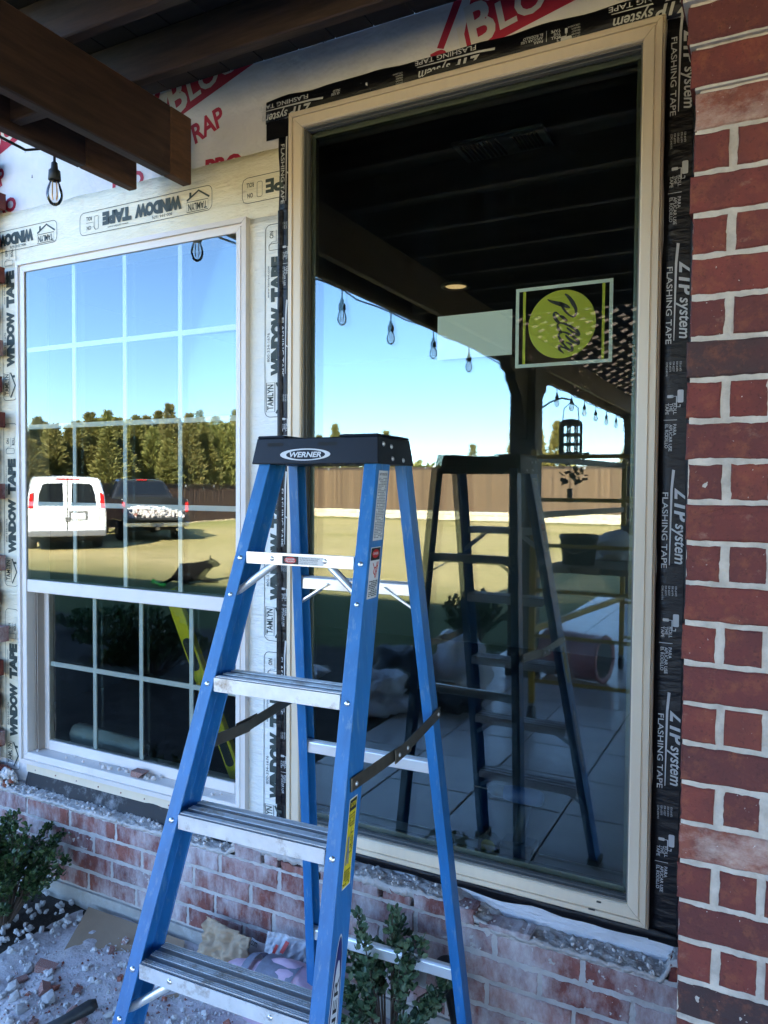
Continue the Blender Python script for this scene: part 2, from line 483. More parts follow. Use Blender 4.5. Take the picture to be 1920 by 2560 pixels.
def lawnmat():
    m = bpy.data.materials.new('lawn')
    m.use_nodes = True
    nt = m.node_tree
    b = nt.nodes['Principled BSDF']
    b.inputs['Roughness'].default_value = 0.95
    b.inputs['Specular IOR Level'].default_value = 0.1
    vec = _coord(nt, 'Object', (1, 1, 1))
    f = _noise(nt, vec, 0.22, 6, 0.6)
    c = _ramp(nt, f, [(0.36, (0.42, 0.35, 0.14)), (0.46, (0.56, 0.45, 0.21)), (0.62, (0.64, 0.51, 0.265))])
    v2 = _coord(nt, 'Object', (0.6, 2.2, 1))
    g = _noise(nt, v2, 1.6, 8, 0.75)
    c = _mix(nt, _ramp(nt, g, [(0.42, (0, 0, 0)), (0.68, (0.7, 0.7, 0.7))]), c, (0.48, 0.385, 0.165))
    g2 = _noise(nt, vec, 34, 4, 0.7)
    c = _mix(nt, _ramp(nt, g2, [(0.35, (0.7, 0.7, 0.7)), (0.55, (0, 0, 0))]), c, (0.36, 0.28, 0.11))
    g3 = _noise(nt, _coord(nt, 'Object', (0.35, 1.0, 1)), 5.5, 5, 0.7)
    c = _mix(nt, _ramp(nt, g3, [(0.46, (0, 0, 0)), (0.64, (0.55, 0.55, 0.55))]), c, (0.30, 0.265, 0.09))
    # by the house and along the fences the colour turns a darker green
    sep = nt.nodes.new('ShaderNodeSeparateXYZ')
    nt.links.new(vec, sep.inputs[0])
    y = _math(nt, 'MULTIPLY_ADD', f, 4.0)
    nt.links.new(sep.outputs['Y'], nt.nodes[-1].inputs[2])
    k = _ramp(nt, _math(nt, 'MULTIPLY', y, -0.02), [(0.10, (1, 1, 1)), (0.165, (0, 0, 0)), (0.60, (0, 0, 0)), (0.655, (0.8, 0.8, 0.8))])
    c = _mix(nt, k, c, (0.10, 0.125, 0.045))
    x = _math(nt, 'MULTIPLY', sep.outputs['X'], -0.02)
    k = _ramp(nt, x, [(0.40, (0, 0, 0)), (0.46, (0.6, 0.6, 0.6))])
    c = _mix(nt, k, c, (0.24, 0.26, 0.07))
    nt.links.new(c, b.inputs['Base Color'])
    _bump(nt, b, g2, 0.8, 0.05)
    MATS['lawn'] = m
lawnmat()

def lightmat(name, colr, s):
    m = bpy.data.materials.new(name)
    m.use_nodes = True
    nt = m.node_tree
    b = nt.nodes['Principled BSDF']
    b.inputs['Emission Color'].default_value = (*colr, 1)
    b.inputs['Emission Strength'].default_value = s
    MATS[name] = m
lightmat('lamp_lens', (1.0, 0.62, 0.28), 0.06)

# ------------------------------------------------------------------ geometry helpers
class MB:
    def __init__(self):
        self.v, self.f, self.m = [], [], []
    def add(self, vs, fs, mi=0):
        o = len(self.v)
        self.v += [tuple(p) for p in vs]
        self.f += [tuple(i + o for i in f) for f in fs]
        self.m += [mi] * len(fs)
        return self
    def box(self, x0, x1, y0, y1, z0, z1, mi=0):
        vs = [(x, y, z) for z in (z0, z1) for y in (y0, y1) for x in (x0, x1)]
        return self.add(vs, [(0, 2, 3, 1), (4, 5, 7, 6), (0, 1, 5, 4), (2, 6, 7, 3), (0, 4, 6, 2), (1, 3, 7, 5)], mi)
    def bar(self, a, b, wd, ht, up=(0, 0, 1), mi=0):
        a, b = Vector(a), Vector(b)
        d = (b - a).normalized()
        upv = Vector(up)
        s = d.cross(upv)
        if s.length < 1e-5:
            s = d.cross(Vector((1, 0, 0)))
        s.normalize()
        t = s.cross(d).normalized()
        vs = []
        for p in (a, b):
            for q, r in ((-1, -1), (1, -1), (1, 1), (-1, 1)):
                vs.append(p + s * (q * wd / 2) + t * (r * ht / 2))
        return self.add(vs, [(3, 2, 1, 0), (4, 5, 6, 7), (0, 1, 5, 4), (1, 2, 6, 5), (2, 3, 7, 6), (3, 0, 4, 7)], mi)
    def tube(self, pts, r, n=8, mi=0, cap=True):
        pts = [Vector(p) for p in pts]
        rs = r if isinstance(r, (list, tuple)) else [r] * len(pts)
        vs, fs = [], []
        prev = None
        for i, p in enumerate(pts):
            d = (pts[min(i + 1, len(pts) - 1)] - pts[max(i - 1, 0)]).normalized()
            if prev is None:
                a = d.cross(Vector((0, 0, 1)))
                if a.length < 1e-4:
                    a = d.cross(Vector((1, 0, 0)))
            else:
                a = prev - d * prev.dot(d)
            a.normalize()
            prev = a
            bb = d.cross(a)
            for k in range(n):
                t = 2 * math.pi * k / n
                vs.append(p + (a * math.cos(t) + bb * math.sin(t)) * rs[i])
        for i in range(len(pts) - 1):
            for k in range(n):
                fs.append((i * n + k, i * n + (k + 1) % n, (i + 1) * n + (k + 1) % n, (i + 1) * n + k))
        if cap:
            fs.append(tuple(range(n - 1, -1, -1)))
            fs.append(tuple((len(pts) - 1) * n + k for k in range(n)))
        return self.add(vs, fs, mi)
    def lathe(self, prof, n=16, c=(0, 0, 0), axis=(0, 0, 1), mi=0):
        ax = Vector(axis).normalized()
        a = ax.cross(Vector((1, 0, 0)))
        if a.length < 1e-3:
            a = ax.cross(Vector((0, 1, 0)))
        a.normalize()
        b = ax.cross(a)
        c = Vector(c)
        vs, fs = [], []
        for r, h in prof:
            for k in range(n):
                t = 2 * math.pi * k / n
                vs.append(c + ax * h + (a * math.cos(t) + b * math.sin(t)) * r)
        for i in range(len(prof) - 1):
            for k in range(n):
                fs.append((i * n + k, i * n + (k + 1) % n, (i + 1) * n + (k + 1) % n, (i + 1) * n + k))
        fs.append(tuple(range(n - 1, -1, -1)))
        fs.append(tuple((len(prof) - 1) * n + k for k in range(n)))
        return self.add(vs, fs, mi)
    def prism(self, poly, o, U, V, N, mi=0):
        """2-D polygon in the plane o + u U + v V, pushed along N"""
        o, U, V, N = Vector(o), Vector(U), Vector(V), Vector(N)
        n = len(poly)
        vs = [o + U * u + V * v for u, v in poly] + [o + U * u + V * v + N for u, v in poly]
        fs = [tuple(range(n - 1, -1, -1)), tuple(range(n, 2 * n))]
        fs += [(i, (i + 1) % n, n + (i + 1) % n, n + i) for i in range(n)]
        return self.add(vs, fs, mi)
    def build(self, name, mats, parent=None, smooth=False, bevel=0.0, seg=1, auto=None):
        me = bpy.data.meshes.new(name)
        me.from_pydata([tuple(p) for p in self.v], [], self.f)
        if not isinstance(mats, (list, tuple)):
            mats = [mats]
        for mm in mats:
            me.materials.append(MATS[mm])
        if len(mats) > 1:
            me.polygons.foreach_set('material_index', self.m)
        if smooth:
            me.polygons.foreach_set('use_smooth', [True] * len(me.polygons))
        me.update()
        bm = bmesh.new()
        bm.from_mesh(me)
        bmesh.ops.recalc_face_normals(bm, faces=bm.faces)
        bm.to_mesh(me)
        bm.free()
        o = bpy.data.objects.new(name, me)
        col.objects.link(o)
        if parent is not None:
            o.parent = parent
        if bevel:
            md = o.modifiers.new('bevel', 'BEVEL')
            md.width = bevel
            md.segments = seg
            md.limit_method = 'ANGLE'
            md.angle_limit = R(40)
        return o

def tag(o, label=None, cat=None, group=None, kind=None):
    if label:
        o['label'] = label
    if cat:
        o['category'] = cat
    if group:
        o['group'] = group
    if kind:
        o['kind'] = kind
    return o

def empty(name, loc=(0, 0, 0), rz=0.0):
    o = bpy.data.objects.new(name, None)
    o.empty_display_size = 0.1
    col.objects.link(o)
    o.location = loc
    o.rotation_euler = (0, 0, rz)
    return o

def copy_tree(o, parent=None):
    c = o.copy()
    col.objects.link(c)
    c.parent = parent
    for ch in list(o.children):
        copy_tree(ch, c)
    return c

_txt = {}
def text_verts(s, bold=0.0, shear=0.0):
    key = (s, bold, shear)
    if key in _txt:
        return _txt[key]
    cu = bpy.data.curves.new('t', 'FONT')
    cu.body = s
    cu.size = 1.0
    cu.offset = bold
    cu.shear = shear
    cu.resolution_u = 3
    ob = bpy.data.objects.new('t', cu)
    col.objects.link(ob)
    dg = bpy.context.evaluated_depsgraph_get()
    me = bpy.data.meshes.new_from_object(ob.evaluated_get(dg))
    vs = [(v.co.x, v.co.y) for v in me.vertices]
    fs = [tuple(p.vertices) for p in me.polygons]
    bpy.data.objects.remove(ob)
    bpy.data.curves.remove(cu)
    bpy.data.meshes.remove(me)
    xs = [v[0] for v in vs]
    ys = [v[1] for v in vs]
    x0, x1, y0, y1 = min(xs), max(xs), min(ys), max(ys)
    vs = [((x - x0) / (x1 - x0), (y - y0) / (y1 - y0)) for x, y in vs]
    _txt[key] = (vs, fs)
    return vs, fs

def put_text(mb, s, o, U, V, bold=0.0, shear=0.0, mi=0):
    """text stretched into the parallelogram o, o+U, o+V"""
    vs, fs = text_verts(s, bold, shear)
    o, U, V = Vector(o), Vector(U), Vector(V)
    mb.add([o + U * u + V * v for u, v in vs], fs, mi)
    return mb

def flat(mb, pts, mi=0):
    mb.add(pts, [tuple(range(len(pts)))], mi)
    return mb

def ring2d(w_, h_, r, n=5):
    out = []
    for cx, cyy, a0 in ((w_ - r, h_ - r, 0), (r, h_ - r, 90), (r, r, 180), (w_ - r, r, 270)):
        for k in range(n + 1):
            a = R(a0 + 90 * k / n)
            out.append((cx + r * math.cos(a), cyy + r * math.sin(a)))
    return out

def outline(mb, pts, t, o, U, V, mi=0, closed=True):
    """flat line of width t along 2-D points"""
    o, U, V = Vector(o), Vector(U), Vector(V)
    n = len(pts)
    L, Rr = [], []
    for i in range(n):
        a = Vector(pts[(i - 1) % n]) if closed or i > 0 else Vector(pts[i])
        b = Vector(pts[(i + 1) % n]) if closed or i < n - 1 else Vector(pts[i])
        d = (b - a)
        if d.length < 1e-9:
            d = Vector((1, 0))
        d.normalize()
        nn = Vector((-d.y, d.x)) * t / 2
        p = Vector(pts[i])
        L.append(p + nn)
        Rr.append(p - nn)
    vs = [o + U * p.x + V * p.y for p in L] + [o + U * p.x + V * p.y for p in Rr]
    m = n if closed else n - 1
    mb.add(vs, [(i, (i + 1) % n, n + (i + 1) % n, n + i) for i in range(m)], mi)
    return mb

# ================================================================== THE SETTING
def grid_sheet(name, x0, x1, y0, y1, z, nx, ny, fz, m, parent=None, smooth=True):
    mb = MB()
    vs = []
    for j in range(ny + 1):
        for i in range(nx + 1):
            x = x0 + (x1 - x0) * i / nx
            y = y0 + (y1 - y0) * j / ny
            vs.append((x, y, z + fz(x, y)))
    fs = [(j * (nx + 1) + i, j * (nx + 1) + i + 1, (j + 1) * (nx + 1) + i + 1, (j + 1) * (nx + 1) + i) for j in range(ny) for i in range(nx)]
    mb.add(vs, fs)
    return mb.build(name, m, parent, smooth)

def nz(x, y, z=0.0, s=1.0):
    return mnoise.noise(Vector((x * s, y * s, z * s)))

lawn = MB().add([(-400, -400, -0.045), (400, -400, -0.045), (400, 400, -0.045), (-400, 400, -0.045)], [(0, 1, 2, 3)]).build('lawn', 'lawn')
tag(lawn, kind='structure')

patio = MB().box(-2.45, 4.0, -10.0, -0.62, -0.25, -0.012).build('patio_floor', 'grout')
tag(patio, kind='structure')
tile_me = None
TS = 0.5
for i in range(13):
    for j in range(19):
        x = -2.45 + TS * (i + 0.5)
        y = -0.62 - TS * (j + 0.5)
        if tile_me is None:
            t0 = MB().box(-TS / 2 + 0.005, TS / 2 - 0.005, -TS / 2 + 0.005, TS / 2 - 0.005, -0.0115, 0.0).build('tile', 'patio_tile', patio, bevel=0.003)
            tile_me = t0
            t0.location = (x, y, 0)
        else:
            t = tile_me.copy()
            col.objects.link(t)
            t.parent = patio
            t.location = (x, y, rnd.uniform(-0.0008, 0.0008))

side = grid_sheet('mulch_bed', -9.5, -2.46, -4.6, -0.62, -0.016, 160, 90, lambda x, y: 0.020 * nz(x, y, 0, 9) + 0.012 * nz(x, y, 0, 31), 'bed_soil')
tag(side, kind='structure')
bed = grid_sheet('planting_bed', -9.5, -0.1, -0.62, -0.088, -0.012, 180, 14, lambda x, y: 0.012 * nz(x, y, 0, 9), 'bed_soil')
tag(bed, kind='structure')
# white demolition dust over the bed and the edge of the patio
def dustz(x, y):
    cx = max(0, 1 - ((x + 1.75) / 0.95) ** 2)
    cyy = max(0, 1 - ((y + 0.42) / 0.40) ** 2)
    ed = min(1.0, max(0.0, (x + 2.36 - 0.35 * (-y - 0.12)) / 0.10))
    return -0.02 * (1 - ed) + 0.022 * min(1, 1.6 * cx * cyy) + 0.010 * nz(x, y, 3, 7) + 0.006 * nz(x, y, 1, 24) - 0.004
dust = grid_sheet('dust_layer', -2.42, -0.55, -0.90, -0.092, 0.0, 150, 56, dustz, 'dust')
tag(dust, 'pale mortar dust spread over the bed by the wall', 'dust', kind='stuff')

# ------------------------------------------------------------------ house
house = empty('house', (-1, 0.06, -0.05))
tag(house, 'single storey house wall wrapped in white sheeting under a shingle roof', 'house')
house.location = (0, 0, 0)
def hb(name, m, *bxs, bevel=0.0):
    mb = MB()
    for b in bxs:
        mb.box(*b)
    return mb.build(name, m, house, bevel=bevel)
wall = hb('wall', 'house_wrap',
          (-9, -2.85, 0, 0.12, 0.0, 3.5), (-1.685, -1.47, 0, 0.12, 0.0, 3.5), (-0.31, 9, 0, 0.12, 0.0, 3.5),
          (-2.85, -1.685, 0, 0.12, 2.575, 3.5), (-2.85, -1.685, 0, 0.12, 0.0, 0.49),
          (-1.47, -0.31, 0, 0.12, 2.89, 3.5), (-1.47, -0.31, 0, 0.12, 0.0, 0.475))
hb('foundation', 'foundation', (-9, 9, -0.095, 0.12, -0.3, 0.058))
hb('interior_wall', 'room_wall', (-4.6, 2.6, 5.0, 5.1, 0.1, 3.1), (-4.7, -4.6, 0.12, 5.1, 0.1, 3.1), (2.6, 2.7, 0.12, 5.1, 0.1, 3.1))
hb('interior_ceiling', 'room_ceiling', (-4.7, 2.7, 0.12, 5.1, 3.0, 3.1))
hb('interior_floor', 'room_floor', (-4.7, 2.7, 0.12, 5.1, -0.02, 0.1))
hb('outer_wall', 'house_wrap', (-9, -8.9, 0.12, 9, 0, 3.4), (8.9, 9, 0.12, 9, 0, 3.4), (-9, 9, 9, 9.1, 0, 3.4))
mb = MB()
mb.prism([(-0.45, 3.42), (4.5, 6.95), (9.5, 3.42), (9.5, 3.30), (4.5, 6.80), (-0.45, 3.30)], (-9.5, 0, 0), (0, 1, 0), (0, 0, 1), (19, 0, 0))
mb.build('roof', 'shingle', house)
hb('soffit', 'wood_dark', (-9.4, 9.4, -0.44, -0.004, 3.27, 3.295))
# register and recessed lamp in the ceiling of the room
v = MB().box(-1.16, -0.80, 0.60, 0.78, 2.985, 2.999).build('ceiling_vent', 'vent_white', house, bevel=0.003)
for k in range(9):
    MB().bar((-1.13 + 0.018 * k, 0.62, 2.982), (-1.13 + 0.018 * k, 0.76, 2.982), 0.006, 0.006).build('vent_slat', 'gasket', v)
for k in range(7):
    MB().bar((-0.92 + 0.014 * k, 0.63, 2.982), (-0.92 + 0.014 * k, 0.75, 2.982), 0.008, 0.006).build('vent_slat', 'gasket', v)
MB().lathe([(0.10, 0), (0.10, -0.012), (0.075, -0.014), (0.072, -0.002)], 24, (-1.93, 2.55, 2.999)).build('ceiling_light', 'vent_white', house, smooth=True)
MB().lathe([(0.070, -0.003), (0.069, -0.006)], 24, (-1.93, 2.55, 2.999)).build('light_lens', 'lamp_lens', house)
# inner window stools
hb('window_stool', 'vinyl_white', (-1.46, -0.32, 0.105, 0.22, 0.455, 0.478), bevel=0.004)
hb('window_stool', 'vinyl_white', (-2.84, -1.70, 0.125, 0.24, 0.475, 0.495), bevel=0.004)

# printing on the wrap
EPS = -0.0012
def wrap_print(ox, oz, ang, sub=True):
    pr = MB()
    cr = MB()
    ca, sa = math.cos(ang), math.sin(ang)
    U = Vector((ca, 0, sa))
    V = Vector((-sa, 0, ca))
    O = Vector((ox, EPS, oz))
    def P(u, v_, e=0.0):
        q = O + U * u + V * v_
        return (q.x, q.y - e, q.z)
    # red band with the brand word left open in cream
    flat(pr, [P(-0.045, -0.012), P(0.62, -0.012), P(0.62, 0.115), P(0.075, 0.115), P(0.03, 0.155)])
    put_text(cr, 'B', P(0.0, 0.0, 0.0006), U * 0.082, V * 0.132, 0.03)
    put_text(cr, 'LOCKER', P(0.092, 0.012, 0.0006), U * 0.44, V * 0.085, 0.03)
    put_text(cr, 'I', P(-0.034, 0.0, 0.0006), U * 0.020, V * 0.085, 0.03)
    put_text(pr, 'R', P(-0.13, -0.035), U * 0.07, V * 0.085, 0.03)
    # little roof over the word
    flat(pr, [P(-0.105, 0.058), P(-0.085, 0.045), P(0.012, 0.172), P(0.17, 0.158), P(0.17, 0.178), P(0.0, 0.20)])
    if sub:
        put_text(pr, 'WRAP', P(-0.03, -0.145), U * 0.24, V * 0.075, 0.03)
    o = pr.build('brand_print', 'print_red', wall)
    cr.build('brand_letters', 'print_cream', o) if False else cr.build('brand_letters', 'print_cream', wall)
wrap_print(-2.018, 3.018, R(18))
wrap_print(-0.842, 2.968, R(13), False)
wrap_print(-3.20, 3.02, R(18))
for ox, oz in ((-1.865, 2.775), (-2.33, 2.80), (-3.06, 2.822)):
    put_text(MB(), 'PRO', (ox, EPS, oz), (0.165, 0, -0.004), (0, 0, 0.062), 0.05).build('word_print', 'print_red', wall)

# membrane strips under the windows, felt at the left reveal
membrane = grid_sheet('sill_membrane', 0, 1, 0, 1, 0, 60, 6, lambda x, y: 0, 'membrane_white')
for vtx in membrane.data.vertices:
    u, q = vtx.co.x, vtx.co.y
    x = -1.50 + 1.29 * u
    vtx.co = (x, -0.0055 - 0.004 * abs(nz(x, q, 2, 9)) * (1 - q), 0.335 + 0.095 * q)
membrane.modifiers.new('s', 'SOLIDIFY').thickness = 0.0015
tag(membrane, 'wrinkled white membrane strip below the tall window', 'membrane')
felt = grid_sheet('sill_felt', 0, 1, 0, 1, 0, 60, 6, lambda x, y: 0, 'felt_black')
for vtx in felt.data.vertices:
    u, q = vtx.co.x, vtx.co.y
    x = -2.83 + 1.20 * u
    vtx.co = (x, -0.010 - 0.030 * (1 - q) - 0.012 * abs(nz(x, q, 8, 5)), 0.33 + 0.112 * q + 0.006 * nz(x, 0, 5, 4))
felt.modifiers.new('s', 'SOLIDIFY').thickness = 0.002
tag(felt, 'loose black felt strip below the divided window', 'felt')

# ------------------------------------------------------------------ bricks
def brick_mesh(L, H, D, seed, jit=0.003, nu=9, nv=3):
    """slightly uneven brick whose outline wanders where mortar laps over it"""
    nu = max(6, int(L / 0.012))
    nv = 6
    f = lambda t, q: jit * max(0.0, 0.35 + 0.9 * mnoise.noise(Vector((t * 45 + seed, q * 7.3, seed * 0.37))) + 0.35 * mnoise.noise(Vector((t * 140, q * 3.1, seed * 1.7))))
    r = random.Random(seed)
    pts = []
    for i in range(nu):
        t = L * i / nu
        pts.append((-L / 2 + t, -H / 2 + f(t, 1)))
    for i in range(nv):
        t = H * i / nv
        pts.append((L / 2 - f(t, 2), -H / 2 + t))
    for i in range(nu):
        t = L * i / nu
        pts.append((L / 2 - t, H / 2 - f(t, 3)))
    for i in range(nv):
        t = H * i / nv
        pts.append((-L / 2 + f(t, 4), H / 2 - t))
    n = len(pts)
    vs = []
    for k, (ins, y) in enumerate(((0.0028, 0.0), (0.0, 0.003), (0.0, D))):
        for (x, z) in pts:
            vs.append((x - math.copysign(min(ins, abs(x)), x) if ins else x, y + (r.uniform(-0.0008, 0.0012) if k == 0 else 0), z - math.copysign(min(ins, abs(z)), z) if ins else z))
    fs = [tuple(range(n))]
    for a in (0, n):
        fs += [(a + i, a + n + i, a + n + (i + 1) % n, a + (i + 1) % n) for i in range(n)]
    fs.append(tuple(2 * n + i for i in range(n - 1, -1, -1)))
    me = bpy.data.meshes.new('brick')
    me.from_pydata(vs, [], fs)
    bm = bmesh.new()
    bm.from_mesh(me)
    bmesh.ops.recalc_face_normals(bm, faces=bm.faces)
    bm.to_mesh(me)
    bm.free()
    return me

_bm = {}
def brick(L, H, D, x, y, z, m, parent, rz=0.0, jit=0.003, flip=None):
    L = round(L, 3)
    k = rnd.randrange(4)
    key = (L, H, D, k, m, jit)
    if key not in _bm:
        me = brick_mesh(L, H, D, hash(key[:4]) % 9999, jit)
        me.materials.append(MATS[m])
        _bm[key] = me
    o = bpy.data.objects.new('brick', _bm[key])
    col.objects.link(o)
    o.parent = parent
    o.location = (x, y, z)
    o.rotation_euler = (rnd.uniform(-0.006, 0.006), rnd.uniform(-0.006, 0.006), rz + rnd.uniform(-0.006, 0.006))
    return o

BH, BP, BL, BD = 0.066, 0.0762, 0.244, 0.070
def skin(name, x0, x1, z0, z1, y, step, amp, m, parent, seed, mask=None):
    """thin uneven skin of pointing mortar that laps over the brick edges here and there"""
    nx, nzn = int((x1 - x0) / step), int((z1 - z0) / step)
    mb = MB()
    vs = []
    for j in range(nzn + 1):
        for i in range(nx + 1):
            x, z = x0 + (x1 - x0) * i / nx, z0 + (z1 - z0) * j / nzn
            q = 0.55 * nz(x, z, seed, 38) + 0.35 * nz(x, z, seed + 4, 95) + 0.2 * nz(x, z, seed + 9, 210)
            vs.append((x, y - amp * q, z))
    mb.add(vs, [(j * (nx + 1) + i, j * (nx + 1) + i + 1, (j + 1) * (nx + 1) + i + 1, (j + 1) * (nx + 1) + i) for j in range(nzn) for i in range(nx)])
    return mb.build(name, m, parent, True)
knee = empty('brick_wall')
tag(knee, 'low dusty red brick wall with broken top under both windows', 'brick wall')
mb = MB()
mb.box(-9, -0.12, -0.0845, -0.022, 0.058, 0.364)
mb.build('mortar', 'mortar_dusty', knee)
for c in range(4):
    z = 0.061 + BP * (c + 0.5)
    off = (0.0, 0.127, 0.03, 0.15)[c]
    x = -3.9 + off
    while x < -0.13:
        x1 = min(x + BL, -0.135)
        if x1 - x > 0.04:
            brick(x1 - x, BH, 0.060, (x + x1) / 2, -0.090 + rnd.uniform(-0.0015, 0.0015), z, 'brick_dusty', knee, jit=0.004)
        x += 0.254
# stumps of the broken course that went with the old window
for (xa, L, h) in ((-1.66, 0.115, 0.045), (-1.535, 0.06, 0.040), (-1.465, 0.14, 0.030), (-1.31, 0.22, 0.040), (-1.08, 0.10, 0.050), (-0.97, 0.20, 0.048), (-0.76, 0.16, 0.020), (-0.232, 0.092, 0.052)):
    brick(L, h, 0.060, xa + L / 2, -0.090 + rnd.uniform(-0.002, 0.002), 0.368 + h / 2, 'brick_dusty' if xa < -0.3 else 'brick_column', knee, jit=0.006)
# ragged mortar bed left on top
def hump(x):
    return 0.046 * max(0, min(1, (x + 1.70) / 0.06)) * max(0, min(1, (-0.70 - x) / 0.15)) + 0.05 * max(0, min(1, (x + 0.245) / 0.02))
def topz(x, y):
    return hump(x) + 0.006 * nz(x, y, 0, 10) + 0.008 * nz(x, y, 4, 45) + 0.009 * abs(nz(x, y, 9, 95)) - 0.004
tp = grid_sheet('mortar_bed', -3.0, -0.13, -0.0935, -0.007, 0.378, 560, 16, topz, 'mortar_dusty', knee)
for vtx in tp.data.vertices:
    if vtx.co.y < -0.0930:
        vtx.co.z -= 0.014 + 0.006 * nz(vtx.co.x, 0, 2, 25) + hump(vtx.co.x) * 0.2
        vtx.co.y += 0.005
    elif vtx.co.y < -0.084:
        vtx.co.y -= 0.001 + 0.005 * abs(nz(vtx.co.x, 3, 2, 18))
tp.modifiers.new('s', 'SOLIDIFY').thickness = 0.010

skin('pointing', -3.0, -0.137, 0.060, 0.372, -0.0870, 0.0052, 0.0042, 'mortar_dusty', knee, 7)
# veneer left of the divided window, its edge toothed where bricks were taken out
ven = empty('brick_veneer')
tag(ven, 'red brick veneer with a toothed cut edge left of the divided window', 'brick wall')
MB().box(-4.72, -3.05, -0.080, -0.022, 0.366, 3.24).build('mortar', 'mortar_dusty', ven)
z = 0.372 + BP / 2
c = 0
while z < 3.15:
    edge = rnd.choice((-2.925, -2.94, -2.96, -2.985)) if c % 2 == 0 else -3.01
    edge += rnd.uniform(-0.012, 0.008)
    x = edge
    L = BL if c % 2 == 0 else 0.12
    for k in range(7):
        brick(L - rnd.uniform(0, 0.01) if k == 0 else BL, BH, 0.062, x - L / 2, -0.092, z, 'brick_dusty' if rnd.random() < 0.5 else 'brick_column', ven)
        x -= L + 0.010
        L = BL
    z += BP
    c += 1

# brick column at the right
CY = -0.63
colm = empty('brick_column')
tag(colm, 'dark red brick column with white mortar right of the tall window', 'brick column')
CX0, CX1 = -0.158, 0.62
mb = MB()
mb.box(CX0 + 0.007, CX1 - 0.007, CY + 0.0040, -0.002, -0.04, 2.328)
for k, dx in ((9, -0.004), (10, 0.004), (11, 0.014), (12, 0.026), (13, 0.036), (14, 0.044)):
    zz = 1.636 + 0.0765 * k
    mb.box(CX0 + 0.007 - dx, CX1 - 0.007 + dx, CY + 0.0040 - dx, -0.002, zz, zz + 0.0765)
mb.build('mortar', 'mortar', colm)
skin('pointing', CX0 + 0.004, 0.16, 0.45, 2.325, CY + 0.0036, 0.0042, 0.0030, 'mortar', colm, 3)
P_ = 0.0765
for k in range(-21, 15):
    z = 1.636 + P_ * (k + 0.5)
    dx = {9: -0.004, 10: 0.004, 11: 0.014, 12: 0.026, 13: 0.036, 14: 0.044}.get(k, 0.0)
    yf = CY - dx
    xl = CX0 - dx + rnd.uniform(-0.003, 0.003)
    hd = (k % 2 == 0) and k < 9
    x = xl
    lens = []
    if hd:
        lens = [0.061, 0.064] + [0.063] * 9
        gap = 0.0135
    else:
        lens = [0.232 + rnd.uniform(-0.01, 0.01), 0.244, 0.244, 0.2]
        gap = 0.013
    for L in lens:
        x1 = min(x + L, CX1 + dx)
        if x1 - x > 0.02:
            bm_ = 'brick_dark' if k in (3, -13) else 'brick_chalk' if k in (-9, 9) else 'brick_column'
            brick(x1 - x, 0.0685, 0.072, (x + x1) / 2, yf + rnd.uniform(-0.002, 0.002), z, bm_, colm, jit=0.0026)
        x = x1 + gap
    # left return of the column
    y = yf + 0.088 if not hd else yf + 0.075
    first = True
    while y < -0.06:
        L = min(0.232 if (hd or not first) else 0.232, -0.012 - y)
        if L > 0.03:
            brick(L, 0.0685, 0.055, xl + 0.002, y + L / 2, z, 'brick_column', colm, rz=-math.pi / 2, jit=0.0045)
        y += L + 0.013
        first = False

# ------------------------------------------------------------------ window units
def frame_sweep(name, x0, x1, z0, z1, prof, m, parent, bevel=0.0):
    """four mitred members; prof = list of (inset, y)"""
    cs = lambda d: ((x0 + d, z0 + d), (x1 - d, z0 + d), (x1 - d, z1 - d), (x0 + d, z1 - d))
    names = tuple(name + q for q in ('_sill', '_jamb', '_head', '_jamb'))
    for s in range(4):
        mb = MB()
        vs = []
        n = len(prof)
        for d, y in prof:
            c = cs(d)
            a, b = c[s], c[(s + 1) % 4]
            # leave a hair between the mitred members
            t = 0.0004
            ax, az = a[0] + (b[0] - a[0]) * t, a[1] + (b[1] - a[1]) * t
            bx_, bz = b[0] - (b[0] - a[0]) * t, b[1] - (b[1] - a[1]) * t
            vs += [(ax, y, az), (bx_, y, bz)]
        fs = [(2 * i, 2 * i + 1, 2 * i + 3, 2 * i + 2) for i in range(n - 1)]
        fs.append((0, 2 * n - 2, 2 * n - 1, 1))
        fs.append(tuple(2 * i for i in range(n)))
        fs.append(tuple(2 * i + 1 for i in range(n - 1, -1, -1)))
        mb.add(vs, fs)
        mb.build(names[s], m, parent, bevel=bevel)

def pane(name, x0, x1, z0, z1, y, th, mface, parent, tilt=0.0, tiltz=0.0):
    mb = MB()
    xc, zc = (x0 + x1) / 2, (z0 + z1) / 2
    hx, hz = (x1 - x0) / 2, (z1 - z0) / 2
    mb.add([(-hx, 0, -hz), (hx, 0, -hz), (hx, 0, hz), (-hx, 0, hz), (-hx, th, -hz), (hx, th, -hz), (hx, th, hz), (-hx, th, hz)], [(0, 1, 2, 3)], 0)
    mb.add([(-hx, 0, -hz), (hx, 0, -hz), (hx, 0, hz), (-hx, 0, hz), (-hx, th, -hz), (hx, th, -hz), (hx, th, hz), (-hx, th, hz)], [(4, 7, 6, 5), (0, 4, 5, 1), (1, 5, 6, 2), (2, 6, 7, 3), (3, 7, 4, 0)], 1)
    me = bpy.data.meshes.new(name)
    me.from_pydata(mb.v, [], mb.f)
    me.materials.append(MATS[mface])
    me.materials.append(MATS['pane_edge_clear'])
    me.polygons.foreach_set('material_index', mb.m)
    me.update()
    o = bpy.data.objects.new(name, me)
    col.objects.link(o)
    o.location = (xc, y, zc)
    o.rotation_euler = (tilt, 0, tiltz)
    o.parent = parent
    return o
m_ = bpy.data.materials.new('pane_edge_clear')
m_.use_nodes = True
m_.node_tree.nodes.remove(m_.node_tree.nodes['Principled BSDF'])
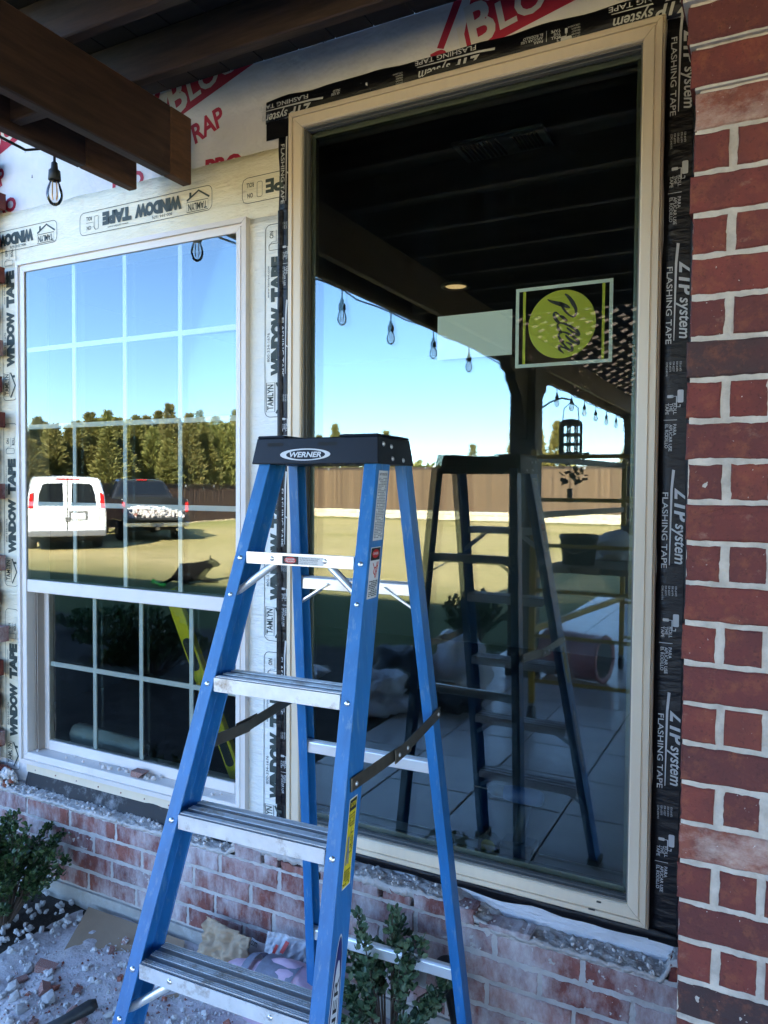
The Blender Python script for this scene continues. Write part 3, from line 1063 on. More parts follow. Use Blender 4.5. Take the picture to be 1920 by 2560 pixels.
_t = m_.node_tree.nodes.new('ShaderNodeBsdfTransparent')
_t.inputs['Color'].default_value = (0.96, 0.985, 0.975, 1)
m_.node_tree.links.new(_t.outputs[0], m_.node_tree.nodes['Material Output'].inputs['Surface'])
MATS['pane_edge_clear'] = m_

# tall fixed window
bw = empty('fixed_window', (-0.89, 0, 0.456))
bw.location = (0, 0, 0)
tag(bw, 'tall single pane window in a tan frame behind the ladder', 'window')
frame_sweep('frame', -1.489, -0.292, 0.456, 2.911,
            [(0.0, 0.08), (0.0, -0.022), (0.003, -0.026), (0.006, -0.022), (0.0065, -0.030), (0.020, -0.031), (0.0205, -0.024), (0.026, -0.024),
             (0.0265, -0.029), (0.052, -0.027), (0.056, -0.023), (0.0565, -0.016), (0.0565, 0.08)], 'vinyl_tan', bw)
frame_sweep('stop', -1.432, -0.349, 0.513, 2.854, [(0.0, -0.0155), (0.004, -0.0150), (0.0042, 0.0), (0.006, 0.002), (0.006, 0.0190), (0.0, 0.0190)], 'glazing_stop', bw)
frame_sweep('spacer', -1.427, -0.354, 0.518, 2.849, [(0.0, 0.0265), (0.0, 0.046), (0.016, 0.046), (0.016, 0.0275), (0.010, 0.0265)], 'spacer', bw)
pane('glass_pane', -1.430, -0.351, 0.515, 2.852, 0.020, 0.004, 'glass_outer', bw)
pane('glass_pane', -1.430, -0.351, 0.515, 2.852, 0.048, 0.004, 'glass_inner', bw, tilt=R(0.02), tiltz=R(0.05))
MB().box(-0.43, -0.418, -0.0325, -0.0275, 0.5005, 0.5035).build('weep_slot', 'gasket', bw)
MB().box(-0.452, -0.434, -0.0325, -0.0305, 0.4745, 0.4785).build('weep_slot', 'gasket', bw)

# divided double hung window
dw = empty('double_hung_window')
tag(dw, 'divided sash window with pale muntins in a white frame', 'window')
frame_sweep('frame', -2.872, -1.663, 0.469, 2.596,
            [(0.0, 0.09), (0.0, -0.026), (0.018, -0.028), (0.0185, -0.018), (0.027, -0.018), (0.0275, -0.022), (0.047, -0.020), (0.048, -0.0165), (0.048, 0.09)], 'vinyl_white', dw)
MB().box(-2.8235, -1.7115, -0.017, 0.040, 1.205, 1.258).build('meeting_rail', 'vinyl_white', dw, bevel=0.003)
# upper sash glass, muntins sealed between the two panes
pane('glass_pane', -2.824, -1.711, 1.2585, 2.548, -0.014, 0.003, 'glass_outer', dw)
pane('glass_pane', -2.824, -1.711, 1.2585, 2.548, 0.008, 0.003, 'glass_inner', dw, tilt=R(-0.10), tiltz=R(0.42))
MW = 0.019
for x in (-2.543, -2.262, -1.981):
    MB().box(x - MW / 2, x + MW / 2, -0.0065, -0.0005, 1.262, 2.546).build('muntin', 'muntin_white', dw)
for z in (2.224, 1.902, 1.578):
    MB().box(-2.822, -1.713, -0.0070, 0.0000, z - MW / 2, z + MW / 2).build('muntin', 'muntin_white', dw)
# lower sash sits further in
for x in (-2.812, -2.800):
    MB().box(x, x + 0.004, 0.012, 0.045, 0.52, 1.2045).build('track', 'vinyl_shadow', dw)
MB().box(-2.8235, -2.772, 0.046, 0.075, 0.517, 1.2045).build('sash_stile', 'vinyl_white', dw, bevel=0.003)
MB().box(-1.7630, -1.7115, 0.046, 0.075, 0.517, 1.2045).build('sash_stile', 'vinyl_white', dw, bevel=0.003)
MB().box(-2.7715, -1.7635, 0.044, 0.075, 0.517, 0.560).build('sash_rail', 'vinyl_white', dw, bevel=0.003)
MB().box(-2.824, -1.711, -0.018, 0.044, 0.515, 0.5175).build('sill_track', 'vinyl_white', dw)
pane('glass_pane', -2.771, -1.764, 0.5605, 1.2045, 0.052, 0.003, 'glass_outer', dw)
pane('glass_pane', -2.771, -1.764, 0.5605, 1.2045, 0.070, 0.003, 'glass_inner', dw, tilt=R(0.1), tiltz=R(0.1))
for x in (-2.505, -2.245, -1.985):
    MB().box(x - MW / 2, x + MW / 2, 0.0575, 0.0635, 0.561, 1.204).build('muntin', 'muntin_white', dw)
MB().box(-2.770, -1.765, 0.0570, 0.0640, 0.889 - MW / 2, 0.889 + MW / 2).build('muntin', 'muntin_white', dw)
# nailing flange at the bottom with rusty nail heads
MB().box(-2.835, -1.69, -0.016, -0.0125, 0.432, 0.4685).build('nailing_flange', 'vinyl_tan', dw)
for k in range(9):
    x = -2.78 + 0.125 * k
    MB().lathe([(0.0035, 0), (0.003, 0.002)], 8, (x, -0.0162, 0.446), (0, -1, 0)).build('nail_head', 'rubble_red', dw)

# ------------------------------------------------------------------ tapes
def strip(name, x0, x1, z0, z1, y, m, label, wob=0.0, nx=None, group=None):
    nxs = max(2, int((x1 - x0) / 0.03))
    nzs = max(2, int((z1 - z0) / 0.03))
    mb = MB()
    vs = []
    for j in range(nzs + 1):
        for i in range(nxs + 1):
            x = x0 + (x1 - x0) * i / nxs
            z = z0 + (z1 - z0) * j / nzs
            e = wob * 0.25
            if i in (0, nxs):
                x += e * nz(0, z, x0, 9)
            if j in (0, nzs):
                z += e * nz(x, 0, z0, 9)
            vs.append((x, y - wob * abs(nz(x, z, 3, 5)) * 0.10, z))
    fs = [(j * (nxs + 1) + i, j * (nxs + 1) + i + 1, (j + 1) * (nxs + 1) + i + 1, (j + 1) * (nxs + 1) + i) for j in range(nzs) for i in range(nxs)]
    mb.add(vs, fs)
    o = mb.build(name, m, None, True)
    s = o.modifiers.new('s', 'SOLIDIFY')
    s.thickness = 0.0008
    s.offset = 1
    tag(o, label, 'tape', group)
    return o

def window_logo(parent, o, U, V, w_=0.675, h_=0.088, start=0.0, end=1.0, kind='full'):
    """rounded box: house badge, WINDOW TAPE, little roller.  o is the corner, U along the text, V up"""
    mb = MB()
    U, V = Vector(U), Vector(V)
    O = Vector(o)
    outline(mb, ring2d(w_, h_, 0.022), 0.0022, O, U, V)
    def at(u, v_):
        return O + U * u + V * v_
    # badge: name plate under a gable
    put_text(mb, 'TAMLYN', at(0.024, 0.052), U * 0.088, V * 0.026, 0.02)
    outline(mb, [(0.018, 0.046), (0.118, 0.046), (0.118, 0.082), (0.018, 0.082)], 0.0025, O, U, V)
    outline(mb, [(0.012, 0.040), (0.062, 0.010), (0.118, 0.040)], 0.007, O, U, V, closed=False)
    flat(mb, [at(0.096, 0.012), at(0.106, 0.012), at(0.106, 0.032), at(0.096, 0.026)])
    put_text(mb, 'WINDOW', at(0.142, 0.012), U * 0.235, V * 0.052, 0.085)
    put_text(mb, 'TAPE', at(0.395, 0.012), U * 0.155, V * 0.052, 0.085)
    put_text(mb, '800-334-1676', at(0.19, 0.068), U * 0.10, V * 0.011)
    put_text(mb, 'www.tamlyn.com', at(0.41, 0.068), U * 0.11, V * 0.011)
    outline(mb, ring2d(0.022, 0.052, 0.006), 0.0016, at(0.572, 0.020), U, V)
    put_text(mb, 'ROLL', at(0.608, 0.018), U * 0.032, V * 0.016, 0.02)
    put_text(mb, 'ON', at(0.613, 0.054), U * 0.024, V * 0.016, 0.02)
    outline(mb, [(0.585, 0.074), (0.600, 0.060), (0.600, 0.042), (0.640, 0.042)], 0.0016, O, U, V, closed=False)
    mb.build('logo_print', 'print_green', parent)

t1 = strip('window_tape', -3.12, -1.50, 2.580, 2.815, -0.0015, 'tape_cream', 'cream printed tape strip over the head of the divided window', 0.02)
for x in (-1.832, -2.642):
    # the print runs upside down, from right to left
    window_logo(t1, (x, -0.0042, 2.742), (-1, 0, 0), (0, 0, -1))
mb = MB()
# third repeat, cut off by the black tape
O3 = Vector((-1.524, -0.0042, 2.732))
put_text(mb, 'PE', O3 + Vector((0, 0, -0.014)), Vector((-0.072, 0, 0)), Vector((0, 0, -0.048)), 0.05)
outline(mb, [(-0.0, 0.0), (0.150, 0.0), (0.166, 0.006), (0.172, 0.02), (0.172, 0.066), (0.166, 0.082), (0.150, 0.088), (0.0, 0.088)], 0.0022, O3 + Vector((0, 0, 0.004)), (-1, 0, 0), (0, 0, -1), closed=False)
outline(mb, ring2d(0.022, 0.052, 0.006), 0.0016, O3 + Vector((-0.086, 0, -0.016)), (-1, 0, 0), (0, 0, -1))
put_text(mb, 'ROLL', O3 + Vector((-0.122, 0, -0.014)), (-0.032, 0, 0), (0, 0, -0.016), 0.02)
put_text(mb, 'ON', O3 + Vector((-0.126, 0, -0.05)), (-0.024, 0, 0), (0, 0, -0.016), 0.02)
mb.build('logo_print', 'print_green', t1)

t2 = strip('window_tape', -3.02, -2.850, 0.46, 2.585, -0.0030, 'tape_cream', 'cream printed tape strip down the left jamb of the divided window', 0.02)
window_logo(t2, (-2.893, -0.0055, 2.02), (0, 0, 1), (-1, 0, 0), w_=0.70)
window_logo(t2, (-2.893, -0.0055, 1.22), (0, 0, 1), (-1, 0, 0), w_=0.70)
window_logo(t2, (-2.893, -0.0055, 0.42), (0, 0, 1), (-1, 0, 0), w_=0.70)

t3 = strip('window_tape', -1.690, -1.500, 0.44, 2.590, -0.0022, 'tape_white', 'white printed tape strip between the two windows', 0.02)
for z in (1.90, 1.12, 0.42):
    window_logo(t3, (-1.508, -0.0047, z), (0, 0, 1), (-1, 0, 0), w_=0.66, h_=0.088)

def zip_logo(parent, o, U, V, s=1.0):
    """wordmark ZIP system / FLASHING TAPE"""
    mb = MB()
    U, V = Vector(U), Vector(V)
    O = Vector(o)
    def at(u, v_):
        return O + U * (u * s) + V * (v_ * s)
    put_text(mb, 'Z', at(-0.004, 0.030), U * (0.036 * s), V * (0.034 * s), 0.035, 0.22)
    put_text(mb, 'I', at(0.036, 0.030), U * (0.017 * s), V * (0.034 * s), 0.035, 0.22)
    put_text(mb, 'P', at(0.055, 0.030), U * (0.030 * s), V * (0.034 * s), 0.035, 0.22)
    put_text(mb, 'system', at(0.090, 0.024), U * (0.106 * s), V * (0.033 * s), 0.015, 0.2)
    flat(mb, [at(-0.052, 0.023), at(0.0, 0.0195), at(0.20, 0.0195), at(0.20, 0.0215), at(0.0, 0.0255), at(-0.05, 0.030)])
    put_text(mb, 'FLASHING TAPE', at(0.008, 0.000), U * (0.20 * s), V * (0.0145 * s), 0.008)
    mb.build('wordmark_print', 'print_white', parent)

def zip_small(parent, o, U, V, s=1.0):
    mb = MB()
    U, V = Vector(U), Vector(V)
    O = Vector(o)
    def at(u, v_):
        return O + U * (u * s) + V * (v_ * s)
    put_text(mb, 'ROLL', at(0.0, 0.020), U * (0.030 * s), V * (0.0085 * s), 0.01)
    put_text(mb, 'THE', at(0.0, 0.010), U * (0.022 * s), V * (0.0085 * s), 0.01)
    put_text(mb, 'TAPE', at(0.0, 0.0), U * (0.030 * s), V * (0.0085 * s), 0.01)
    flat(mb, [at(0.044, -0.004), at(0.0455, -0.004), at(0.0455, 0.030), at(0.044, 0.030)])
    put_text(mb, 'PARA', at(0.056, 0.020), U * (0.030 * s), V * (0.0085 * s), 0.01)
    put_text(mb, 'APLICAR USE', at(0.056, 0.010), U * (0.072 * s), V * (0.0085 * s), 0.01)
    put_text(mb, 'EL RODILLO', at(0.056, 0.0), U * (0.064 * s), V * (0.0085 * s), 0.01)
    mb.add([tuple(at(u - 0.035, v_ + 0.030)) for u, v_ in ring2d(0.034, 0.015, 0.003, 2)], [tuple(range(12))])
    outline(mb, [(0.004, 0.037), (0.010, 0.037), (0.010, 0.028), (-0.018, 0.028), (-0.018, 0.016)], 0.0028, O, U * s, V * s, closed=False)
    mb.add([tuple(at(u - 0.022, v_ + 0.004)) for u, v_ in ring2d(0.008, 0.016, 0.002, 2)], [tuple(range(12))])
    mb.build('roller_print', 'print_white', parent)

def zip_codes(parent, o, U, V, s=1.0):
    mb = MB()
    U, V = Vector(U), Vector(V)
    O = Vector(o)
    for k, t in enumerate(('ESR #1473', 'ESR #1474', 'ESR #2227', 'ESR #3373', 'CCMC #14019-R')):
        put_text(mb, t, O + V * (0.034 - 0.0085 * k) * s, U * (0.026 if k < 4 else 0.038) * s, V * 0.0055 * s)
    mb.build('code_print', 'print_white', parent)

zt = strip('flashing_tape', -1.590, -0.18, 2.905, 2.978, -0.0062, 'tape_black', 'black flashing tape strip over the head of the tall window', 0.03)
# left end hangs lower than the rest
mb = MB()
mb.box(-1.590, -1.4885, -0.0080, -0.0068, 2.845, 2.906)
mb.build('lapped_end', 'tape_black', zt)
mb = MB()
zip_logo(zt, (-1.412, -0.0092, 2.966), (-1, 0, 0), (0, 0, -1), 1.0)
zip_small(zt, (-1.215, -0.0082, 2.955), (-1, 0, 0), (0, 0, -1), 0.9)
zip_codes(zt, (-1.07, -0.0082, 2.955), (-1, 0, 0), (0, 0, -1), 0.9)
zip_logo(zt, (-0.82, -0.0082, 2.975), (-1, 0, 0), (0, 0, -1), 1.0)
zip_small(zt, (-0.575, -0.0082, 2.955), (-1, 0, 0), (0, 0, -1), 0.9)
zip_codes(zt, (-0.52, -0.0082, 2.955), (-1, 0, 0), (0, 0, -1), 0.9)
zip_logo(zt, (-0.235, -0.0082, 2.975), (-1, 0, 0), (0, 0, -1), 1.0)

zl = strip('flashing_tape', -1.540, -1.482, 0.44, 2.90, -0.0040, 'tape_black', 'black flashing tape strip down the left jamb of the tall window', 0.03)
mb = MB()
z = 2.83
k = 0
while z > 0.5:
    zip_logo(zl, (-1.530, -0.0066, z), (0, 0, -1), (1, 0, 0), 1.0)
    zip_codes(zl, (-1.533, -0.0066, z - 0.27), (0, 0, -1), (1, 0, 0), 0.9)
    zip_small(zl, (-1.526, -0.0066, z - 0.37), (0, 0, -1), (1, 0, 0), 0.9)
    z -= 0.585
    k += 1
# loose outer edge of that strip stands off in a long fold
mb = MB()
n = 80
vs = []
for i in range(n + 1):
    z = 0.55 + 2.05 * i / n
    a = nz(z, 0, 1, 3.0)
    b = nz(z, 0, 7, 6.0)
    for (x, y) in ((-1.543, -0.0052), (-1.538 + 0.004 * a, -0.012 - 0.006 * abs(b)), (-1.530 + 0.006 * a, -0.010 - 0.006 * abs(a)), (-1.522 + 0.005 * b, -0.0066)):
        vs.append((x, y, z))
fs = [(i * 4 + j, i * 4 + j + 1, i * 4 + 5 + j, i * 4 + 4 + j) for i in range(n) for j in range(3)]
mb.add(vs, fs)
mb.build('loose_fold', 'tape_black', zl, True)

zr = strip('flashing_tape', -0.293, -0.165, 0.42, 2.90, -0.0050, 'tape_black', 'black flashing tape strip down the right jamb beside the brick column', 0.03)
mb = MB()
z = 2.86
while z > 0.5:
    zip_logo(zr, (-0.279, -0.0078, z), (0, 0, -1), (1, 0, 0), 1.02)
    zip_codes(zr, (-0.277, -0.0078, z - 0.26), (0, 0, -1), (1, 0, 0), 1.0)
    zip_small(zr, (-0.276, -0.0078, z - 0.37), (0, 0, -1), (1, 0, 0), 1.0)
    z -= 0.600
mb = MB()
vs = []
n = 90
for i in range(n + 1):
    z = 0.45 + 2.3 * i / n
    a = nz(z, 2, 1, 4.0)
    b = nz(z, 5, 7, 8.0)
    for (x, y) in ((-0.222, -0.0075), (-0.212 + 0.006 * a, -0.018 - 0.010 * abs(b)), (-0.200 + 0.008 * b, -0.010 - 0.012 * abs(a)), (-0.185, -0.0075)):
        vs.append((x, y, z))
mb.add(vs, [(i * 4 + j, i * 4 + j + 1, i * 4 + 5 + j, i * 4 + 4 + j) for i in range(n) for j in range(3)])
mb.build('loose_fold', 'tape_black', zr, True)

zb = strip('flashing_tape', -1.55, -0.20, 0.426, 0.4545, -0.012, 'tape_black', 'narrow black flashing tape strip below the tall window sill', 0.05)

# ================================================================== STEP LADDER
KS = 0.964                                    # the ladder is a little under full size
lad = empty('step_ladder', (-1.0146 * KS, -2.17 + (2.17 - 0.655) * KS, 1.66 * (1 - KS)), 0.0442)
lad.scale = (KS, KS, KS)
GL = -1.66 * (1 - KS) / KS                    # patio level in ladder coordinates
tag(lad, 'blue fiberglass step ladder with aluminium steps and black top in front of the windows', 'ladder')
Z1, SP, SL = 1.4998, 0.293, 0.3485
def yf(z):
    return -SL * (Z1 - z)
def hi(z):
    return 0.1488 + 0.0715 * (Z1 - z)
def channel(name, side, zb, zt, fx, fy, dep, fl, th, m):
    """C rail open to the inside; fx(z) outer face, fy(z) front face"""
    mb = MB()
    prof = [(0, 0), (0, dep), (-fl, dep), (-fl, dep - th), (-th, dep - th), (-th, th), (-fl, th), (-fl, 0)]
    vs = []
    for z in (zb, zt):
        for px, py in prof:
            vs.append((side * (fx(z) + px), fy(z) + py, z))
    n = len(prof)
    fs = [(i, (i + 1) % n, n + (i + 1) % n, n + i) for i in range(n)]
    fs += [(0, 1, 4, 5), (1, 2, 3, 4), (5, 6, 7, 0)]
    fs += [tuple(n + i for i in f[::-1]) for f in ((0, 1, 4, 5), (1, 2, 3, 4), (5, 6, 7, 0))]
    mb.add(vs, fs)
    return mb.build(name, m, lad, bevel=0.0018, seg=2)
FL = 0.034
ho = lambda z: hi(z) + FL
rails = {}
for s in (-1, 1):
    rails[s] = channel('front_rail', s, GL + 0.018, 1.735, ho, yf, 0.078, FL, 0.0045, 'fiberglass_blue')
def ry(z):
    return 0.250 + (0.475 - 0.250) * (1.72 - z) / 1.72
def rx(s):
    return (lambda z: 0.165 + 0.125 * (1.72 - z) / 1.72) if s > 0 else (lambda z: 0.190 + 0.060 * (1.72 - z) / 1.72)
rear = {}
for s in (-1, 1):
    rear[s] = channel('rear_rail', s, GL + 0.018, 1.735, rx(s), ry, 0.046, 0.030, 0.004, 'fiberglass_blue')
for s in (-1, 1):
    MB().box(-0.026, 0.026, -0.010, 0.088, 0.0, 0.03).build('foot', 'rubber_black', lad, bevel=0.004).location = (s * (ho(GL + 0.02) - 0.017), yf(GL + 0.02), GL)
    MB().box(-0.022, 0.022, -0.008, 0.052, 0.0, 0.03).build('foot', 'rubber_black', lad, bevel=0.004).location = (s * (rx(s)(GL + 0.02) - 0.015), ry(GL + 0.02), GL)

def rivet(x, y, z, n, r=0.0065, parent=None):
    MB().lathe([(r, 0), (r * 0.93, r * 0.25), (r * 0.7, r * 0.5), (r * 0.3, r * 0.62)], 12, (x, y, z), n).build('rivet', 'rivet', parent or lad, smooth=True)
fn = Vector((0, -1, SL)).normalized()
for k in range(5):
    z = Z1 - SP * k
    h = hi(z)
    y0 = yf(z) - 0.006
    dep = 0.088 if k else 0.034
    fh = 0.034 if k else 0.030
    mb = MB()
    # front apron with a slightly rolled edge and a tread of ribs
    mb.prism([(0, 0), (0.003, -0.003), (dep, -0.003), (dep, -0.006), (0.006, -0.006), (0.006, -fh), (0, -fh)], (-h + 0.0005, y0, z), (0, 1, 0), (0, 0, 1), (2 * h - 0.001, 0, 0))
    mb.box(-h + 0.001, h - 0.001, y0 + dep - 0.004, y0 + dep, z - fh, z - 0.0065)
    st = mb.build('step', 'aluminium' if k else 'aluminium_clean', lad, bevel=0.001)
    if k:
        mb = MB()
        mb.box(-h + 0.001, h - 0.001, y0 + 0.004, y0 + dep - 0.002, z - 0.0028, z - 0.0008)
        mb.build('tread', 'aluminium_tread', st)
        for j, yy in enumerate((0.008, 0.013, 0.018, 0.036, 0.041, 0.046, 0.051, 0.069, 0.074, 0.079, 0.084)):
            MB().box(-h + 0.001, h - 0.001, y0 + yy, y0 + yy + 0.0022, z - 0.0007, z + 0.0012).build('tread_rib', 'aluminium', st)
    for s in (-1, 1):
        rivet(s * (ho(z - 0.015) - 0.017), yf(z - 0.015) - 0.0002, z - 0.017, fn, 0.0068)
        if k in (0, 3, 4):
            # knee brace under the step
            a = (s * (h - (0.085 if k else 0.075)), y0 + (0.030 if k else 0.020), z - fh + 0.004)
            zz = z - fh - 0.075
            b = (s * (hi(zz) + 0.022), yf(zz) + 0.030, zz)
            MB().tube([a, tuple((Vector(a) * 0.93 + Vector(b) * 0.07)), tuple((Vector(a) * 0.1 + Vector(b) * 0.9)), b], [0.0075, 0.0095, 0.0095, 0.007], 10).build('knee_brace', 'aluminium_clean', lad, smooth=True)
            rivet(s * (h - (0.085 if k else 0.075)), y0 - 0.0002, z - 0.015, (0, -1, 0), 0.0062, st)
            rivet(s * (ho(zz) - 0.017), yf(zz) - 0.0002, zz, fn, 0.006)
# rear cross bars
for z in (1.40, 0.905, 0.29):
    xr, xl = rx(1)(z) - 0.006, rx(-1)(z) - 0.006
    y = ry(z) + 0.020
    mb = MB()
    mb.prism([(0, 0), (0.006, 0.006), (0.018, 0.006), (0.024, 0), (0.024, -0.004), (0.008, -0.004), (0.004, -0.030), (0, -0.030)], (-xl, y - 0.012, z), (0, 1, 0), (0, 0, 1), (xl + xr, 0, 0))
    mb.build('rear_bar', 'aluminium_clean', lad, bevel=0.001)
    if z > 1.3:
        for s in (-1, 1):
            a = (s * 0.085, y - 0.013, z - 0.012)
            zz = z - 0.075
            b = (s * (rx(s)(zz) - 0.012), ry(zz) + 0.016, zz)
            mb = MB().bar(a, b, 0.004, 0.020, (0, -1, 0.2))
            mb.bar(Vector(a) + Vector((0, -0.004, 0)), Vector(b) + Vector((0, -0.004, 0)), 0.005, 0.010, (0, -1, 0.2))
            mb.build('rear_brace', 'aluminium_clean', lad)
# spreaders
for s in (-1, 1):
    zf, zr = 1.030, 1.045
    xf, xr_ = s * (ho(zf) + 0.0042), s * (rx(s)(zr) + 0.0042)
    if s < 0:
        xf, xr_ = s * (ho(zf) + 0.0042), s * (rx(s)(zr) + 0.0042)
    A = Vector((xf, yf(zf) + 0.030, zf))
    B = Vector((xr_, ry(zr) + 0.020, zr))
    Mid = A.lerp(B, 0.50) + Vector((0, 0, -0.016))
    sp = MB().bar(A - (Mid - A).normalized() * 0.016, Mid, 0.0035, 0.030, (0, 0, 1)).build('spreader', 'steel_grey', lad, bevel=0.001)
    MB().bar(Mid - (B - Mid).normalized() * 0.02 + Vector((s * 0.0045, 0, 0)), B + (B - Mid).normalized() * 0.016 + Vector((s * 0.003, 0, 0)), 0.0035, 0.030, (0, 0, 1)).build('spreader', 'steel_grey', lad, bevel=0.001)
    MB().bar(Mid - (Mid - A).normalized() * 0.05 + Vector((s * 0.008, 0, 0)), Mid + (B - Mid).normalized() * 0.045 + Vector((s * 0.008, 0, 0)), 0.0035, 0.034, (0, 0, 1)).build('hinge_plate', 'steel_grey', sp, bevel=0.001)
    for q in (A, Mid - (Mid - A).normalized() * 0.028, Mid + (B - Mid).normalized() * 0.022, B):
        rivet(q.x + s * (0.0098 if q not in (A, B) else 0.0045), q.y, q.z, (s, 0, 0), 0.0055, sp)
# top cap: a hollow moulded box with sloping sides
cap = empty('top_cap')
cap.parent = lad
def capbox(mb, z0, z1, a0, a1, mi=0):
    (x0, x1, y0, y1), (X0, X1, Y0, Y1) = a0, a1
    mb.add([(x0, y0, z0), (x1, y0, z0), (x1, y1, z0), (x0, y1, z0), (X0, Y0, z1), (X1, Y0, z1), (X1, Y1, z1), (X0, Y1, z1)],
           [(0, 3, 2, 1), (4, 5, 6, 7), (0, 1, 5, 4), (1, 2, 6, 5), (2, 3, 7, 6), (3, 0, 4, 7)], mi)
mb = MB()
capbox(mb, 1.716, 1.782, (-0.184, 0.176, 0.066, 0.284), (-0.176, 0.168, 0.080, 0.272))
cb = mb.build('cap_body', 'cap_plastic', cap, bevel=0.003, seg=2)
for (xa, xb) in ((-0.176, -0.092), (0.062, 0.168)):
    mb = MB()
    capbox(mb, 1.7822, 1.7885, (xa, xb, 0.080, 0.272), (xa + 0.002, xb - 0.002, 0.082, 0.270))
    mb.build('cap_pad', 'cap_plastic', cap, bevel=0.002)
fz = lambda z: 0.066 + 0.014 * (z - 1.716) / 0.066
def fp(x, z, e=0.0):
    return Vector((x, fz(z) - e, z))
for xa, xb in ((-0.142, -0.094), (0.005, 0.060)):
    mb = MB()
    pts = [(xa + u, 1.7615 + v_) for u, v_ in ring2d(xb - xa, 0.0085, 0.004, 3)]
    mb.add([fp(x, z, 0.0006) for x, z in pts], [tuple(range(len(pts)))])
    mb.build('slot', 'slot_black', cap)
# oval badge
mb = MB()
def oval(cx, cz, a, b, e, mi):
    n = 48
    mb.add([fp(cx + a * math.cos(2 * math.pi * i / n), cz + b * math.sin(2 * math.pi * i / n), e) for i in range(n)], [tuple(range(n))], mi)
oval(-0.028, 1.7395, 0.072, 0.0150, 0.0008, 0)
oval(-0.026, 1.7392, 0.056, 0.0122, 0.0012, 1)
put_text(mb, 'WERNER', fp(-0.072, 1.7325, 0.0017), (0.092, 0, 0), (0.0, 0.0028, 0.0135), 0.03, 0.15, 0)
mb.build('badge', ['label_silver', 'cap_plastic'], cap)
for (yy, zz) in ((0.105, 1.764), (0.150, 1.760), (0.150, 1.730), (0.215, 1.728)):
    t = (zz - 1.716) / 0.066
    rivet(0.176 - 0.008 * t + 0.0002, yy, zz, (1, 0, 0.12), 0.0062, cap)

# labels on the right front rail (outer web)
def webpt(z, t, e=0.0):
    return Vector((ho(z) + e, yf(z) + t, z))
def label_quad(mb, zt, zb, t0, t1, e, mi=0):
    mb.add([webpt(zb, t0, e), webpt(zb, t1, e), webpt(zt, t1, e), webpt(zt, t0, e)], [(0, 1, 2, 3)], mi)
def web_text(mb, s, z, t, wd, ht, mi, bold=0.0, e=0.0012):
    U = webpt(z, t + wd, e) - webpt(z, t, e)
    V = webpt(z + ht, t, e) - webpt(z, t, e)
    put_text(mb, s, webpt(z, t, e), U, V, bold, 0, mi)
def web_lines(mb, zt, zb, t0, t1, n, mi, seed, thick=0.5):
    r = random.Random(seed)
    for i in range(n):
        za = zt - (zt - zb) * (i + 0.2) / n
        zc = za - (zt - zb) / n * thick
        t = t0
        while t < t1 - 0.002:
            wl = min(r.uniform(0.003, 0.010), t1 - t)
            if not (r.random() < 0.12):
                mb.add([webpt(zc, t, 0.0012), webpt(zc, t + wl, 0.0012), webpt(za, t + wl, 0.0012), webpt(za, t, 0.0012)], [(0, 1, 2, 3)], mi)
            t += wl + 0.0014
mb = MB()
label_quad(mb, 1.700, 1.535, 0.016, 0.068, 0.0006, 0)
web_text(mb, 'SAFETY INSTRUCTIONS', 1.688, 0.020, 0.043, 0.006, 1, 0.02)
web_lines(mb, 1.683, 1.54, 0.019, 0.065, 38, 2, 3, 0.5)
mb.build('instruction_label', ['label_white', 'ink_black', 'ink_grey'], rails[1])
mb = MB()
label_quad(mb, 1.520, 1.405, 0.012, 0.064, 0.0006, 0)
label_quad(mb, 1.518, 1.490, 0.014, 0.062, 0.0009, 1)
n = 24
mb.add([webpt(1.505 + 0.010 * math.sin(2 * math.pi * i / n), 0.038 + 0.018 * math.cos(2 * math.pi * i / n), 0.0012) for i in range(n)], [tuple(range(n))], 3)
web_text(mb, 'DANGER', 1.5025, 0.025, 0.026, 0.006, 0, 0.02, 0.0016)
# falling figure and ladder
for a, b in (((0.028, 1.484), (0.038, 1.472)), ((0.038, 1.472), (0.034, 1.462)), ((0.034, 1.462), (0.044, 1.456)), ((0.038, 1.472), (0.048, 1.474)), ((0.050, 1.486), (0.042, 1.450)), ((0.056, 1.486), (0.048, 1.450)), ((0.050, 1.476), (0.055, 1.476)), ((0.047, 1.464), (0.052, 1.464))):
    outline(mb, [a, b], 0.003, webpt(0, 0, 0.0012) * 0, (0, 0, 0), (0, 0, 0), 3, False) if False else None
    pa, pb = webpt(a[1], a[0], 0.0012), webpt(b[1], b[0], 0.0012)
    d = (pb - pa)
    q = Vector((0, -d.z, d.y)).normalized() * 0.0014
    mb.add([pa - q, pb - q, pb + q, pa + q], [(0, 1, 2, 3)], 3)
web_lines(mb, 1.445, 1.409, 0.017, 0.060, 9, 1, 5, 0.55)
mb.build('warning_label', ['label_white', 'ink_black', 'ink_grey', 'ink_red'], rails[1])
mb = MB()
label_quad(mb, 1.000, 0.835, 0.022, 0.058, 0.0006, 0)
label_quad(mb, 0.998, 0.837, 0.0235, 0.0565, 0.0008, 1)
label_quad(mb, 0.997, 0.976, 0.0245, 0.0555, 0.0010, 2)
web_text(mb, 'CAUTION', 0.983, 0.027, 0.026, 0.009, 1, 0.03, 0.0014)
web_lines(mb, 0.971, 0.945, 0.026, 0.054, 5, 2, 8, 0.5)
web_lines(mb, 0.935, 0.895, 0.040, 0.054, 9, 2, 9, 0.5)
web_lines(mb, 0.868, 0.840, 0.026, 0.052, 6, 2, 10, 0.5)
